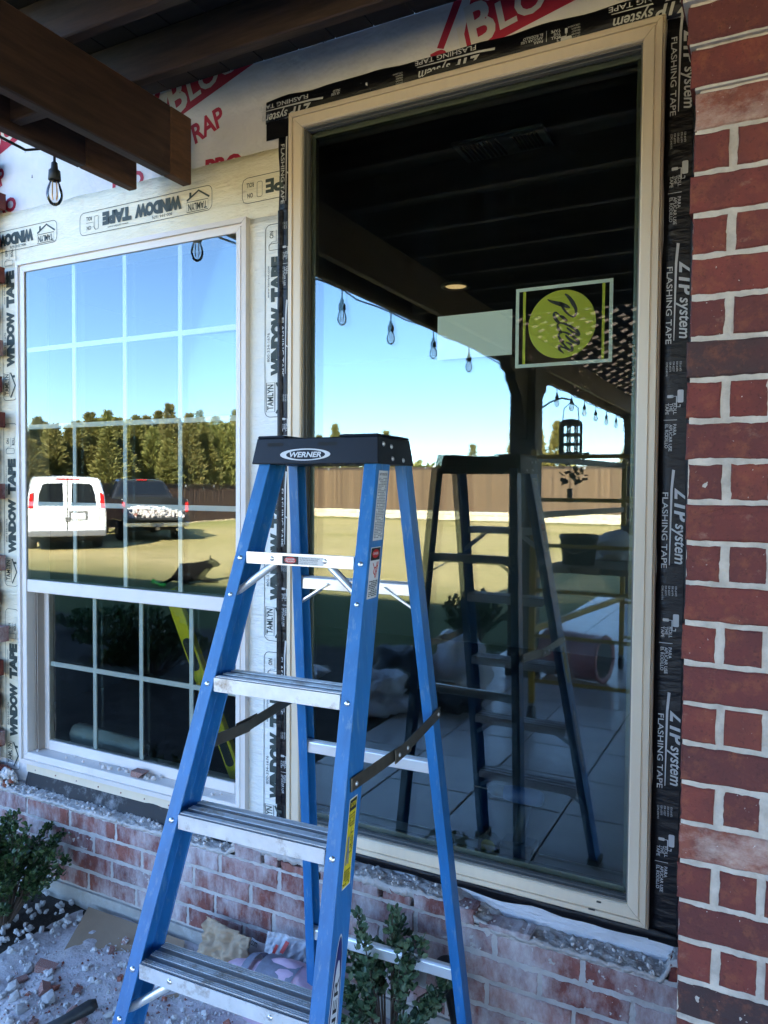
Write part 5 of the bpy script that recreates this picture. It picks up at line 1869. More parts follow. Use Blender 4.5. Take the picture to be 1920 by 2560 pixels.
# ================================================================== SHRUBS
def shrub(name, label, loc, stems, leaf, H, spread, nleaf, seed, ls=(0.012, 0.020), m='leaf_boxwood', group=None, dense=0.5):
    t = empty(name, loc)
    tag(t, label, 'shrub', group)
    r = random.Random(seed)
    br = MB()
    lf = MB()
    tips = []
    for k in range(stems):
        a = r.uniform(0, 6.28)
        hh = H * r.uniform(0.55, 1.0)
        rad = spread * math.sqrt(r.random())
        p0 = Vector((0.02 * math.cos(a), 0.02 * math.sin(a), 0))
        p1 = Vector((rad * 0.55 * math.cos(a), rad * 0.55 * math.sin(a), hh * 0.5))
        hh *= 1 - 0.35 * (rad / spread) ** 2
        p2 = Vector((rad * math.cos(a) + r.uniform(-.02, .02), rad * math.sin(a) + r.uniform(-.02, .02), hh))
        br.tube([p0, p1, p2], [0.004, 0.003, 0.0012], 5)
        tips.append((p0, p1, p2))
    for i in range(nleaf):
        p0, p1, p2 = tips[r.randrange(stems)]
        t_ = r.uniform(0.25, 1.0) ** dense
        b = p0 * (1 - t_) ** 2 + p1 * 2 * t_ * (1 - t_) + p2 * t_ * t_
        d = Vector((r.uniform(-1, 1), r.uniform(-1, 1), r.uniform(-0.15, 1.0))).normalized()
        up = (p2 - p1).normalized()
        d = (d + up * 0.5).normalized()
        s = d.cross(Vector((r.uniform(-1, 1), r.uniform(-1, 1), r.uniform(-1, 1)))).normalized()
        nn = s.cross(d)
        L = r.uniform(*ls)
        c = b + d * 0.003 + Vector((r.uniform(-1, 1), r.uniform(-1, 1), r.uniform(-1, 1))) * 0.012
        w_ = L * 0.33
        lf.add([c, c + d * L * 0.3 + s * w_ * 0.85 + nn * L * 0.06, c + d * L * 0.7 + s * w_ * 0.9 + nn * L * 0.06, c + d * L,
                c + d * L * 0.7 - s * w_ * 0.9 + nn * L * 0.06, c + d * L * 0.3 - s * w_ * 0.85 + nn * L * 0.06], [(0, 1, 2, 3), (0, 3, 4, 5)])
    br.build('stems', 'bark', t)
    o = lf.build('foliage', m, t)
    return t
shrub('boxwood_shrub', 'small dark green boxwood at the left edge of the bed', (-2.56, -0.33, 0.0), 80, 0, 0.44, 0.225, 5600, 11, (0.013, 0.026), 'leaf_boxwood')
shrub('boxwood_shrub', 'leggy boxwood growing behind the right ladder rails', (-0.965, -0.275, -0.01), 26, 0, 0.52, 0.17, 2000, 12, (0.017, 0.028), 'leaf_dusty')
shrub('boxwood_shrub', 'tall dark shrub standing on the lawn beside the patio edge', (-2.85, -5.4, -0.045), 50, 0, 0.66, 0.36, 3000, 13, (0.03, 0.05), 'leaf_boxwood')
shrub('boxwood_shrub', 'broad dark shrub in the mulch bed nearest the patio', (-4.75, -2.6, -0.02), 80, 0, 0.60, 0.55, 4600, 14, (0.03, 0.05), 'leaf_boxwood')
shrub('boxwood_shrub', 'dark shrub in the mulch bed further from the patio', (-5.75, -3.3, -0.02), 80, 0, 0.42, 0.60, 4600, 16, (0.03, 0.05), 'leaf_boxwood')
shrub('boxwood_shrub', 'dark shrub at the outer end of the mulch bed', (-6.9, -4.1, -0.02), 80, 0, 0.26, 0.65, 4000, 17, (0.03, 0.055), 'leaf_boxwood')
shrub('boxwood_shrub', 'low shrub in a round stone edging on the far lawn', (-3.4, -13.2, -0.045), 30, 0, 0.55, 0.4, 900, 15, (0.04, 0.07), 'leaf_boxwood')

# ================================================================== VEHICLES
def loft(sections, closed_ends=True):
    """sections: list of rings with equal counts"""
    mb = MB()
    n = len(sections[0])
    vs = [p for s in sections for p in s]
    fs = []
    for i in range(len(sections) - 1):
        for k in range(n):
            fs.append((i * n + k, i * n + (k + 1) % n, (i + 1) * n + (k + 1) % n, (i + 1) * n + k))
    fs.append(tuple(range(n - 1, -1, -1)))
    fs.append(tuple((len(sections) - 1) * n + k for k in range(n)))
    mb.add(vs, fs)
    return mb

def wheel(parent, x, y, r=0.36, w_=0.24):
    o = MB().lathe([(r * 0.62, -w_ / 2), (r * 0.93, -w_ / 2), (r, -w_ * 0.32), (r, w_ * 0.32), (r * 0.93, w_ / 2), (r * 0.62, w_ / 2)], 28, (0, 0, 0), (1, 0, 0)).build('wheel', 'tyre', parent, smooth=True)
    o.location = (x, y, r)
    MB().lathe([(r * 0.61, -w_ / 2 + 0.01), (r * 0.45, -w_ / 2 - 0.004), (r * 0.2, -w_ / 2 + 0.03), (r * 0.2, w_ / 2 - 0.03), (r * 0.45, w_ / 2 + 0.004), (r * 0.61, w_ / 2 - 0.01)], 20, (0, 0, 0), (1, 0, 0)).build('rim', 'chrome', o, smooth=True)
    return o

def heading(v2):
    return math.atan2(-v2[0], v2[1])

van = empty('cargo_van', (-16.25, -11.45, -0.045), heading((-0.80, -0.60)))
van.scale = (0.95, 0.95, 0.94)
tag(van, 'white van parked on the lawn with its rear doors towards the house', 'van')
def vsec(y, hw, zt, zb=0.42, tw=0.86):
    ht = hw * tw
    return [(-hw, y, zb), (hw, y, zb), (hw * 1.01, y, 0.85), (hw, y, 1.15), (hw * 0.955, y, 1.55), (ht, y, zt - 0.10), (ht * 0.93, y, zt - 0.02), (0, y, zt + 0.02), (-ht * 0.93, y, zt - 0.02), (-ht, y, zt - 0.10), (-hw * 0.955, y, 1.55), (-hw, y, 1.15), (-hw * 1.01, y, 0.85)]
b = loft([vsec(0.0, 0.97, 1.98), vsec(0.06, 1.0, 2.02), vsec(1.5, 1.01, 2.06), (vsec(3.6, 1.0, 2.04)), vsec(4.1, 0.99, 1.70, tw=0.80), vsec(4.55, 0.97, 1.28, tw=0.9), vsec(5.5, 0.92, 1.08, tw=0.9), vsec(5.68, 0.86, 0.98, tw=0.9)]).build('body', 'paint_white', van, bevel=0.015)
def rquad(name, m, pts, y=-0.012, parent=van, th=0.014):
    mb = MB()
    mb.prism(pts, (0, y, 0), (1, 0, 0), (0, 0, 1), (0, th, 0))
    return mb.build(name, m, parent, bevel=0.004)
for s in (-1, 1):
    dpts = [(s * 0.012, 0.55), (s * 0.80, 0.55), (s * 0.82, 1.1), (s * 0.77, 1.55), (s * 0.70, 1.86), (s * 0.62, 1.92), (s * 0.012, 1.94)]
    if s == 1:
        MB().box(-0.010, 0.010, -0.018, -0.002, 0.56, 1.93).build('door_seam', 'gasket', van)
        MB().box(-0.30, 0.30, -0.03, 0.02, 1.955, 1.985).build('brake_light', 'tail_red', van)
    dd = rquad('rear_door', 'paint_white', dpts, -0.022, th=0.022)
    rquad('window', 'glass_dark', [(s * 0.10, 1.24), (s * 0.73, 1.24), (s * 0.70, 1.55), (s * 0.62, 1.80), (s * 0.56, 1.84), (s * 0.12, 1.86)], -0.034, dd, 0.012)
    MB().box(s * 0.035 - 0.02, s * 0.035 + 0.02, -0.05, -0.022, 0.80, 0.92).build('handle', 'plastic_grey', dd)
    rquad('tail_light', 'tail_red', [(s * 0.85, 1.18), (s * 0.965, 1.18), (s * 0.93, 1.55), (s * 0.83, 1.60)], -0.03, th=0.05)
rquad('plate', 'plate', [(-0.46, 0.86), (-0.10, 0.86), (-0.10, 1.04), (-0.46, 1.04)], -0.034, th=0.011)
rquad('plate_surround', 'plastic_grey', [(-0.52, 0.83), (-0.04, 0.83), (-0.04, 1.09), (-0.52, 1.09)], -0.0268, th=0.0045)
MB().box(-0.98, 0.98, -0.16, 0.10, 0.40, 0.56).build('bumper', 'plastic_grey', van, bevel=0.03, seg=2)
MB().box(-0.90, 0.90, 0.3, 4.9, 0.24, 0.44).build('underbody', 'tyre', van)
for s in (-1, 1):
    wheel(van, s * 0.86, 1.15)
    wheel(van, s * 0.86, 4.55)
    MB().box(s * 1.0 - 0.004 - (0.0 if s > 0 else 0.0), s * 1.0 + 0.012, 0.3, 3.3, 1.24, 1.80).build('side_window', 'glass_dark', van).scale = (0.985, 1, 1)

tr = empty('pickup_truck', (-16.9, -15.25, -0.045), heading((-0.83, -0.56)))
tag(tr, 'black pickup truck with its tailgate down and brick rubble in the bed', 'truck')
def tsec(y, hw, zt, zb=0.55):
    return [(-hw, y, zb), (hw, y, zb), (hw * 1.02, y, 0.85), (hw, y, zt - 0.08), (hw * 0.97, y, zt), (-hw * 0.97, y, zt), (-hw, y, zt - 0.08), (-hw * 1.02, y, 0.85)]
for s in (-1, 1):
    mb = MB()
    mb.prism([(0.0, 0.62), (1.95, 0.62), (1.95, 1.30), (0.0, 1.28)], (s * 0.93, 0, 0), (0, 1, 0), (0, 0, 1), (s * 0.07, 0, 0))
    mb.build('bed_side', 'paint_black', tr, bevel=0.02, seg=2)
    mb = MB()
    mb.box(s * 0.88 - 0.10 * (s < 0) * 0, s * 0.88 + 0.11 * s if s > 0 else s * 0.88, -0.012, 0.05, 0.86, 1.20) if False else mb.box(min(s * 0.90, s * 0.995), max(s * 0.90, s * 0.995), -0.014, 0.04, 0.88, 1.20)
    mb.build('tail_light', 'tail_red', tr, bevel=0.01)
MB().box(-0.93, 0.93, 0.0, 1.95, 0.60, 0.70).build('bed_floor', 'plastic_grey', tr)
MB().box(-0.93, 0.93, 1.90, 1.97, 0.62, 1.30).build('bed_front', 'paint_black', tr)
MB().box(-0.90, 0.90, -0.58, -0.01, 0.66, 0.735).build('tailgate', 'paint_black', tr, bevel=0.015)
MB().box(-0.98, 0.98, -0.20, -0.02, 0.44, 0.60).build('bumper', 'chrome', tr, bevel=0.03, seg=2)
MB().box(-0.20, 0.20, -0.215, -0.20, 0.46, 0.58).build('plate', 'plate', tr)
MB().box(-0.06, 0.06, -0.32, -0.15, 0.36, 0.44).build('hitch', 'steel_grey', tr)
def csec(y, hw, zt, htw):
    return [(-hw, y, 0.55), (hw, y, 0.55), (hw * 1.02, y, 0.9), (hw, y, 1.28), (htw, y, zt - 0.05), (htw * 0.92, y, zt), (-htw * 0.92, y, zt), (-htw, y, zt - 0.05), (-hw, y, 1.28), (-hw * 1.02, y, 0.9)]
loft([csec(1.98, 0.98, 1.34, 0.97), csec(2.0, 0.98, 1.36, 0.97), csec(2.22, 0.98, 1.86, 0.74), csec(2.8, 0.98, 1.92, 0.75), csec(3.5, 0.98, 1.88, 0.74), csec(4.2, 0.98, 1.36, 0.95), csec(5.5, 0.95, 1.22, 0.92), csec(5.75, 0.88, 1.05, 0.85)]).build('cab', 'paint_black', tr, bevel=0.01)
mb = MB()
mb.add([(-0.80, 2.035, 1.40), (0.80, 2.035, 1.40), (0.64, 2.185, 1.80), (-0.64, 2.185, 1.80)], [(0, 1, 2, 3)])
o = mb.build('rear_window', 'glass_dark', tr)
o.location = (0, -0.02, 0.006)
o.modifiers.new('s', 'SOLIDIFY').thickness = 0.01
MB().box(-0.16, 0.16, 2.16, 2.24, 1.865, 1.90).build('brake_light', 'tail_red', tr)
for s in (-1, 1):
    MB().box(min(s * 1.02, s * 1.22), max(s * 1.02, s * 1.22), 3.55, 3.65, 1.28, 1.48).build('mirror', 'paint_black', tr, bevel=0.02)
    mb = MB()
    mb.add([(s * 0.985, 2.35, 1.33), (s * 0.985, 3.85, 1.33), (s * 0.775, 3.45, 1.80), (s * 0.775, 2.45, 1.80)], [(0, 1, 2, 3)])
    q = mb.build('side_window', 'glass_dark', tr)
    q.location = (s * 0.012, 0, 0.004)
    q.modifiers.new('s', 'SOLIDIFY').thickness = 0.01
    wheel(tr, s * 0.86, 0.95, 0.39, 0.27)
    wheel(tr, s * 0.86, 4.55, 0.39, 0.27)
MB().box(-0.85, 0.85, 0.1, 5.2, 0.32, 0.56).build('chassis', 'tyre', tr)
MB().tube([(-0.62, -0.18, 0.36), (-0.62, 0.4, 0.38)], 0.045, 10).build('exhaust', 'chrome', tr)

def chunk_mesh(seed, m, flatn=1.0):
    r = random.Random(seed)
    bm = bmesh.new()
    bmesh.ops.create_icosphere(bm, subdivisions=1, radius=1.0)
    for v_ in bm.verts:
        v_.co *= r.uniform(0.65, 1.1)
        v_.co.z *= flatn
    me = bpy.data.meshes.new('chunk')
    bm.to_mesh(me)
    bm.free()
    me.materials.append(MATS[m])
    return me
def brickbit_mesh(seed, m):
    r = random.Random(seed)
    mb = MB().box(-1.0, 1.0, -0.62, 0.62, -0.5, 0.5)
    vs = [Vector(p) for p in mb.v]
    for i in (1, 3, 5, 7):
        vs[i].x -= r.uniform(0, 0.9)
    me = bpy.data.meshes.new('brick_piece')
    me.from_pydata([tuple(p) for p in vs], [], mb.f)
    me.materials.append(MATS[m])
    return me
CH = [chunk_mesh(i, 'rubble_white', 0.75) for i in range(6)]
CR = [brickbit_mesh(i, 'rubble_red') for i in range(5)]
def joined_chunks(name, spots, meshes, parent=None):
    """many small pieces as one mesh"""
    vs, fs, mi = [], [], []
    mats_ = []
    for (p, s, rot, me) in spots:
        M4 = Matrix.Translation(p) @ rot.to_matrix().to_4x4() @ Matrix.Scale(s, 4)
        o = len(vs)
        vs += [tuple(M4 @ v_.co) for v_ in me.vertices]
        fs += [tuple(i + o for i in pl.vertices) for pl in me.polygons]
        mm = me.materials[0]
        if mm not in mats_:
            mats_.append(mm)
        mi += [mats_.index(mm)] * len(me.polygons)
    me = bpy.data.meshes.new(name)
    me.from_pydata(vs, [], fs)
    for mm in mats_:
        me.materials.append(mm)
    me.polygons.foreach_set('material_index', mi)
    o = bpy.data.objects.new(name, me)
    col.objects.link(o)
    o.parent = parent
    return o
from mathutils import Euler
r = random.Random(31)
sp_ = []
for i in range(420):
    x, y = r.uniform(-0.85, 0.85), r.uniform(-0.25, 1.85)
    hgt = 0.30 * max(0.0, 1 - (x / 1.0) ** 2) * min(1, (y + 0.45) / 0.6)
    z = 0.74 + r.random() * hgt
    sp_.append((Vector((x, y, z)), r.uniform(0.03, 0.075), Euler((r.uniform(0, 6), r.uniform(0, 6), r.uniform(0, 6))), r.choice(CH * 5 + CR[:2])))
rb = joined_chunks('bed_rubble', sp_, None, None)
rb.matrix_world = tr.matrix_basis.copy()
tag(rb, 'heap of broken bricks and mortar in the truck bed', 'rubble', kind='stuff')

# ================================================================== DOGS
def skin_body(name, joints, edges, m, parent, root=0, sub=2):
    me = bpy.data.meshes.new(name)
    me.from_pydata([j[0] for j in joints], edges, [])
    o = bpy.data.objects.new(name, me)
    col.objects.link(o)
    o.parent = parent
    me.materials.append(MATS[m])
    md = o.modifiers.new('skin', 'SKIN')
    md.use_smooth_shade = True
    for i, j in enumerate(joints):
        sv = me.skin_vertices[0].data[i]
        rr = j[1]
        sv.radius = rr if isinstance(rr, tuple) else (rr, rr)
        sv.use_root = (i == root)
    o.modifiers.new('sub', 'SUBSURF').levels = sub
    o.modifiers['sub'].render_levels = sub
    return o
def dog(label, loc, rz, headup):
    t = empty('dog', loc, rz)
    t.scale = (0.74, 0.82, 1.05)
    tag(t, label, 'dog', 'black dogs lying on the lawn')
    hz = 0.38 if headup else 0.29
    # lying on the chest: trunk along +x, forelegs forward, hind legs folded beside the belly
    J = [((-0.30, 0, 0.17), (0.16, 0.16)), ((-0.10, 0, 0.19), (0.165, 0.165)), ((0.14, 0, 0.20), (0.165, 0.18)), ((0.27, 0, 0.25), (0.125, 0.13)),
         ((0.36, 0, hz), (0.105, 0.105)), ((0.46, 0, hz + 0.05), (0.10, 0.095)), ((0.56, 0, hz + 0.02), (0.055, 0.05)), ((0.64, 0, hz + 0.005), (0.042, 0.036)),
         ((0.20, 0.10, 0.10), 0.055), ((0.34, 0.12, 0.045), 0.035), ((0.52, 0.11, 0.030), 0.028), ((0.58, 0.11, 0.028), 0.032),
         ((0.20, -0.10, 0.10), 0.055), ((0.34, -0.12, 0.045), 0.035), ((0.52, -0.11, 0.030), 0.028), ((0.58, -0.11, 0.028), 0.032),
         ((-0.28, 0.14, 0.13), 0.085), ((-0.06, 0.20, 0.12), 0.055), ((-0.24, 0.22, 0.045), 0.032), ((-0.08, 0.23, 0.030), 0.030),
         ((-0.28, -0.14, 0.13), 0.085), ((-0.06, -0.20, 0.12), 0.055), ((-0.24, -0.22, 0.045), 0.032), ((-0.08, -0.23, 0.030), 0.030),
         ((-0.46, 0.02, 0.10), 0.035), ((-0.66, 0.08, 0.035), 0.026), ((-0.82, 0.16, 0.03), 0.014)]
    E = [(0, 1), (1, 2), (2, 3), (3, 4), (4, 5), (5, 6), (6, 7), (2, 8), (8, 9), (9, 10), (10, 11), (2, 12), (12, 13), (13, 14), (14, 15),
         (0, 16), (16, 17), (17, 18), (18, 19), (0, 20), (20, 21), (21, 22), (22, 23), (0, 24), (24, 25), (25, 26)]
    skin_body('body', J, E, 'black_fur', t, 1)
    for s in (-1, 1):
        mb = MB()
        c = Vector((0.42, s * 0.045, hz + 0.10))
        mb.add([c + Vector((0.035, -s * 0.035, -0.03)), c + Vector((-0.04, -s * 0.01, -0.03)), c + Vector((0.0, s * 0.035, -0.05)), c + Vector((-0.012, s * 0.02, 0.085))], [(0, 1, 3), (1, 2, 3), (2, 0, 3), (0, 2, 1)])
        mb.build('ear', 'black_fur', t)
        MB().lathe([(0.009, 0), (0.007, 0.005)], 8, (0.505, s * 0.045, hz + 0.065), (0.6, s, 0.2)).build('eye', 'glass_dark', t)
    MB().lathe([(0.014, 0), (0.010, 0.008)], 8, (0.645, 0, hz + 0.012), (1, 0, 0.1)).build('nose', 'rubber_black', t)
    return t
dog('black dog lying with its head low beside a green toy', (-9.05, -8.05, -0.045), R(-50), False)
dog('black dog lying with raised head and pricked ears, further right', (-8.75, -9.25, -0.045), R(35), True)
ty = empty('dog_toy', (-9.35, -7.55, -0.045), R(30))
tag(ty, 'bright green stick toy on the lawn beside the dog', 'toy')
MB().tube([(-0.28, 0, 0.03), (0.28, 0.02, 0.03)], 0.028, 8).build('shaft', 'toy_green', ty, smooth=True)
for x in (-0.30, 0.30):
    MB().lathe([(0.0, -0.04), (0.035, -0.025), (0.042, 0.0), (0.035, 0.025), (0.0, 0.04)], 12, (x, 0.01, 0.04), (1, 0, 0)).build('knob', 'toy_green', ty, smooth=True)

# ================================================================== SCAFFOLD AND WORK THINGS ON THE PATIO
scf = empty('scaffold', (-1.53, -3.02, 0), R(-2))
tag(scf, 'yellow rolling scaffold with a plank deck on the patio', 'scaffold')
# local x across, y away from the house
ax_y = -1.93
posts = [(0, 0), (0.72, 0), (0.34, ax_y), (1.06, ax_y)]
for (x, y) in posts:
    p = MB().box(x - 0.021, x + 0.021, y - 0.021, y + 0.021, 0.14, 1.93).build('post', 'scaffold_yellow', scf, bevel=0.003)
    for k in range(16):
        MB().lathe([(0.006, 0), (0.006, 0.001)], 8, (x - 0.0215, y, 0.22 + 0.105 * k), (-1, 0, 0)).build('pin_hole', 'gasket', p)
    ca = MB().lathe([(0.055, -0.02), (0.062, -0.012), (0.062, 0.012), (0.055, 0.02)], 18, (x, y, 0.062), (1, 0, 0)).build('caster', 'rubber_black', scf, smooth=True)
    MB().box(x - 0.03, x + 0.03, y - 0.03, y + 0.03, 0.125, 0.139).build('caster_fork', 'galvanised', ca)
for (a, b) in ((0, 1), (2, 3)):
    for z in (0.30, 0.62, 0.94, 1.26, 1.58, 1.88):
        MB().tube([(posts[a][0], posts[a][1], z), (posts[b][0], posts[b][1], z)], 0.014, 8).build('rung', 'scaffold_yellow', scf)
for (a, b) in ((0, 2), (1, 3)):
    for z, m in ((0.66, 'scaffold_yellow'), (1.05, 'scaffold_yellow'), (1.47, 'lantern_black'), (1.87, 'lantern_black')):
        MB().bar((posts[a][0], posts[a][1], z), (posts[b][0], posts[b][1], z), 0.03, 0.045).build('side_rail', m, scf)
for k in range(3):
    o_ = 0.05 + 0.215 * k
    MB().bar((o_ + 0.10, 0.05, 1.10), (o_ + 0.10 + 0.35, ax_y - 0.05, 1.10), 0.205, 0.045).build('deck_plank', 'plank', scf, bevel=0.004)
def sw(x, y):
    a = R(-2)
    return (-1.53 + x * math.cos(a) - y * math.sin(a), -3.02 + x * math.sin(a) + y * math.cos(a))
def bucket(label, p, z, m, rr=0.145, h=0.26, name='bucket'):
    t = empty(name, (p[0], p[1], z))
    tag(t, label, 'bucket', 'buckets on the scaffold deck')
    MB().lathe([(rr * 0.86, 0), (rr, h), (rr * 1.05, h), (rr * 1.05, h - 0.03), (rr * 1.01, h - 0.035), (rr * 0.97, h - 0.03), (rr * 0.95, h - 0.005), (rr * 0.84, 0.01)], 22).build('shell', m, t, smooth=True)
    MB().tube([(-rr, 0, h - 0.04), (-rr * 0.8, rr * 0.7, h - 0.10), (0, rr * 1.1, h - 0.13), (rr * 0.8, rr * 0.7, h - 0.10), (rr, 0, h - 0.04)], 0.004, 6).build('handle', 'steel_grey', t)
    return t
bucket('black bucket at the near end of the scaffold deck', sw(0.28, -0.18), 1.124, 'bucket_dark', 0.13, 0.21)
bucket('black bucket at the far end of the scaffold deck', sw(0.52, -1.45), 1.124, 'bucket_dark', 0.13, 0.22)
def lump(name, label, cat, loc, sc, m, seed, rough=0.35, sub=4):
    bm = bmesh.new()
    bmesh.ops.create_icosphere(bm, subdivisions=sub, radius=1.0)
    for v_ in bm.verts:
        d = v_.co.normalized()
        q = 1 + rough * mnoise.noise(d * 1.6 + Vector((seed, 0, 0))) + rough * 0.5 * mnoise.noise(d * 4 + Vector((0, seed, 0))) + rough * 0.25 * mnoise.noise(d * 11 + Vector((0, 0, seed)))
        v_.co = d * q
        if v_.co.z < -0.55:
            v_.co.z = -0.55
    me = bpy.data.meshes.new(name)
    bm.to_mesh(me)
    bm.free()
    me.polygons.foreach_set('use_smooth', [True] * len(me.polygons))
    me.materials.append(MATS[m])
    o = bpy.data.objects.new(name, me)
    col.objects.link(o)
    o.scale = sc
    o.location = (loc[0], loc[1], loc[2] + 0.55 * sc[2])
    tag(o, label, cat)
    return o
lump('mortar_heap', 'white mortar heap on the scaffold deck between the buckets', 'heap', (*sw(0.42, -0.85), 1.124), (0.22, 0.40, 0.13), 'rubble_white', 3, 0.3)
# pink drum lying on its side
dm = empty('paint_drum', (-1.55, -4.42, 0), R(12))
tag(dm, 'dusty pink printed drum lying on the patio tiles', 'drum')
MB().lathe([(0.20, -0.27), (0.205, -0.26), (0.195, -0.25), (0.20, 0.0), (0.195, 0.25), (0.21, 0.26), (0.205, 0.275), (0.17, 0.27), (0.165, 0.26)], 30, (0, 0, 0.205), (1, 0, 0)).build('shell', 'bucket_pink', dm, smooth=True)
MB().lathe([(0.16, 0.262), (0.02, 0.268)], 24, (0, 0, 0.205), (1, 0, 0)).build('lid', 'bucket_dark', dm)
# refuse beside the patio edge
lump('rubbish_bag', 'black rubbish bag slumped at the patio edge', 'bag', (-2.72, -3.35, -0.045), (0.30, 0.32, 0.26), 'bucket_dark', 5)
lump('rubbish_bag', 'clear plastic bag of waste beside the black bag', 'bag', (-2.30, -3.55, 0.0), (0.24, 0.26, 0.30), 'film_white', 8)
lump('rubbish_bag', 'crumpled plastic sheet heap in front of the black bag', 'bag', (-2.62, -2.80, 0.0), (0.26, 0.24, 0.16), 'film_white', 12, 0.6)
lump('rubbish_bag', 'torn dark felt heap on the patio edge', 'bag', (-2.35, -3.05, 0.0), (0.34, 0.20, 0.12), 'felt_black', 15, 0.7)
lump('tarp_bundle', 'bundled white tarp lying on the lawn by the broad shrub', 'tarp', (-3.72, -2.95, -0.045), (0.42, 0.30, 0.20), 'film_white', 19, 0.5)
for k, (a, b, c) in enumerate((((-3.0, -3.0, 0.05), (-2.2, -3.35, 0.12), 'broken plank on top of the rubbish'), ((-2.9, -3.5, 0.12), (-2.1, -2.9, 0.03), 'broken plank crossing the felt heap'))):
    o = MB().bar(a, b, 0.09, 0.025).build('scrap_plank', 'plywood', bevel=0.003)
    tag(o, c, 'plank')

# ================================================================== RUBBLE AND LITTER AT THE FOOT OF THE WALL
r = random.Random(5)
def gz(x, y):
    return max(dustz(x, y), 0.0) if -2.72 < x < -0.55 else 0.0
G = 'small mortar lumps scattered over the dust'
big = [(-2.10, -0.50, 0.026, 'whitish mortar lump touching the largest brick piece'), (-2.02, -0.56, 0.032, 'largest whitish mortar lump in the rubble at the lower left'), (-2.20, -0.56, 0.024, 'mortar lump at the left picture edge below the shrub'),
       (-2.06, -0.63, 0.022, 'mortar lump on the patio edge left of the tool handle'), (-1.92, -0.60, 0.020, 'mortar lump in front of the small brick cube'), (-2.24, -0.47, 0.022, 'mortar lump under the lowest shrub leaves'), (-2.13, -0.60, 0.022, 'mortar lump nearest the lower left corner'),
       (-1.80, -0.52, 0.018, 'mortar lump beside the left ladder rail')]
reds = [(-2.17, -0.45, 0.028, 'long weathered brick piece under the left shrub'), (-2.21, -0.52, 0.017, 'small brick piece at the left picture edge'), (-2.08, -0.53, 0.024, 'broken brick half with a pale top in the rubble'), (-1.92, -0.555, 0.014, 'small brick cube near the middle of the rubble'),
        (-1.85, -0.585, 0.019, 'wedge shaped brick piece by the tool handle'), (-1.98, -0.485, 0.016, 'flat brick flake beside the dusty cardboard'), (-2.05, -0.28, 0.014, 'lone brick chip on the cardboard sheet'), (-1.78, -0.47, 0.012, 'brick chip close to the left ladder rail'),
        (-1.98, -0.65, 0.015, 'brick chip at the edge of the dust on the patio'), (-1.50, -0.66, 0.015, 'brick chip under the lowest ladder step')]
def put_piece(x, y, s, me, nm, label, cat, group):
    o = bpy.data.objects.new(nm, me)
    col.objects.link(o)
    o.scale = (s * r.uniform(0.9, 1.3), s, s * r.uniform(0.8, 1.1))
    o.rotation_euler = (r.uniform(-0.6, 0.6), r.uniform(-0.6, 0.6), r.uniform(0, 6.28))
    o.location = (x, y, gz(x, y) + s * 0.35)
    tag(o, label, cat, group)
for (x, y, s, lb) in big:
    put_piece(x, y, s, r.choice(CH), 'mortar_lump', lb, 'mortar lump', 'mortar lumps scattered over the dust')
for (x, y, s, lb) in reds:
    put_piece(x, y, s, r.choice(CR), 'brick_piece', lb, 'brick piece', 'broken brick pieces scattered over the dust')
sp_ = []
for i in range(420):
    x, y = r.gauss(-1.90, 0.30), r.uniform(-0.84, -0.16)
    if not (-2.30 < x < -0.7) or (x < -2.12 and y > -0.40):
        continue
    s = 0.005 + 0.013 * r.random() ** 2.4
    sp_.append((Vector((x, y, gz(x, y) + s * 0.3)), s, Euler((r.uniform(0, 6), r.uniform(0, 6), 0)), r.choice(CH * 4 + CR)))
tag(joined_chunks('small_lumps', sp_, None), 'small mortar lumps and brick chips strewn over the dust', 'lumps', kind='stuff')
sp_ = []
for i in range(5200):
    x, y = r.gauss(-1.80, 0.40), r.uniform(-0.88, -0.12)
    if not (-2.32 < x < -0.6) or (x < -2.10 and y > -0.36):
        continue
    s = 0.0016 + 0.004 * r.random() ** 2
    sp_.append((Vector((x, y, gz(x, y) + s * 0.3)), s, Euler((r.uniform(0, 6), r.uniform(0, 6), 0)), r.choice(CH * 5 + CR)))
tag(joined_chunks('mortar_crumbs', sp_, None), 'fine mortar crumbs strewn over the dust', 'crumbs', kind='stuff')
# pale gravel by the left shrub
sp_ = []
for i in range(150):
    x, y = r.uniform(-2.75, -2.18), r.uniform(-0.44, -0.10)
    if x > -2.30 and y < -0.22:
        continue
    s = r.uniform(0.007, 0.018)
    sp_.append((Vector((x, y, -0.008 + s * 0.35 + 0.012 * r.random())), s, Euler((r.uniform(0, 6), r.uniform(0, 6), 0)), r.choice(CH)))
for i in range(90):
    x, y = r.uniform(-3.2, -2.25), r.uniform(-0.58, -0.10)
    sp_.append((Vector((x, y, 0.002)), r.uniform(0.006, 0.012), Euler((r.uniform(0, 6), r.uniform(0, 6), 0)), r.choice(CH)))
tag(joined_chunks('gravel', sp_, None), 'pale landscaping gravel under the left shrub', 'gravel', kind='stuff')
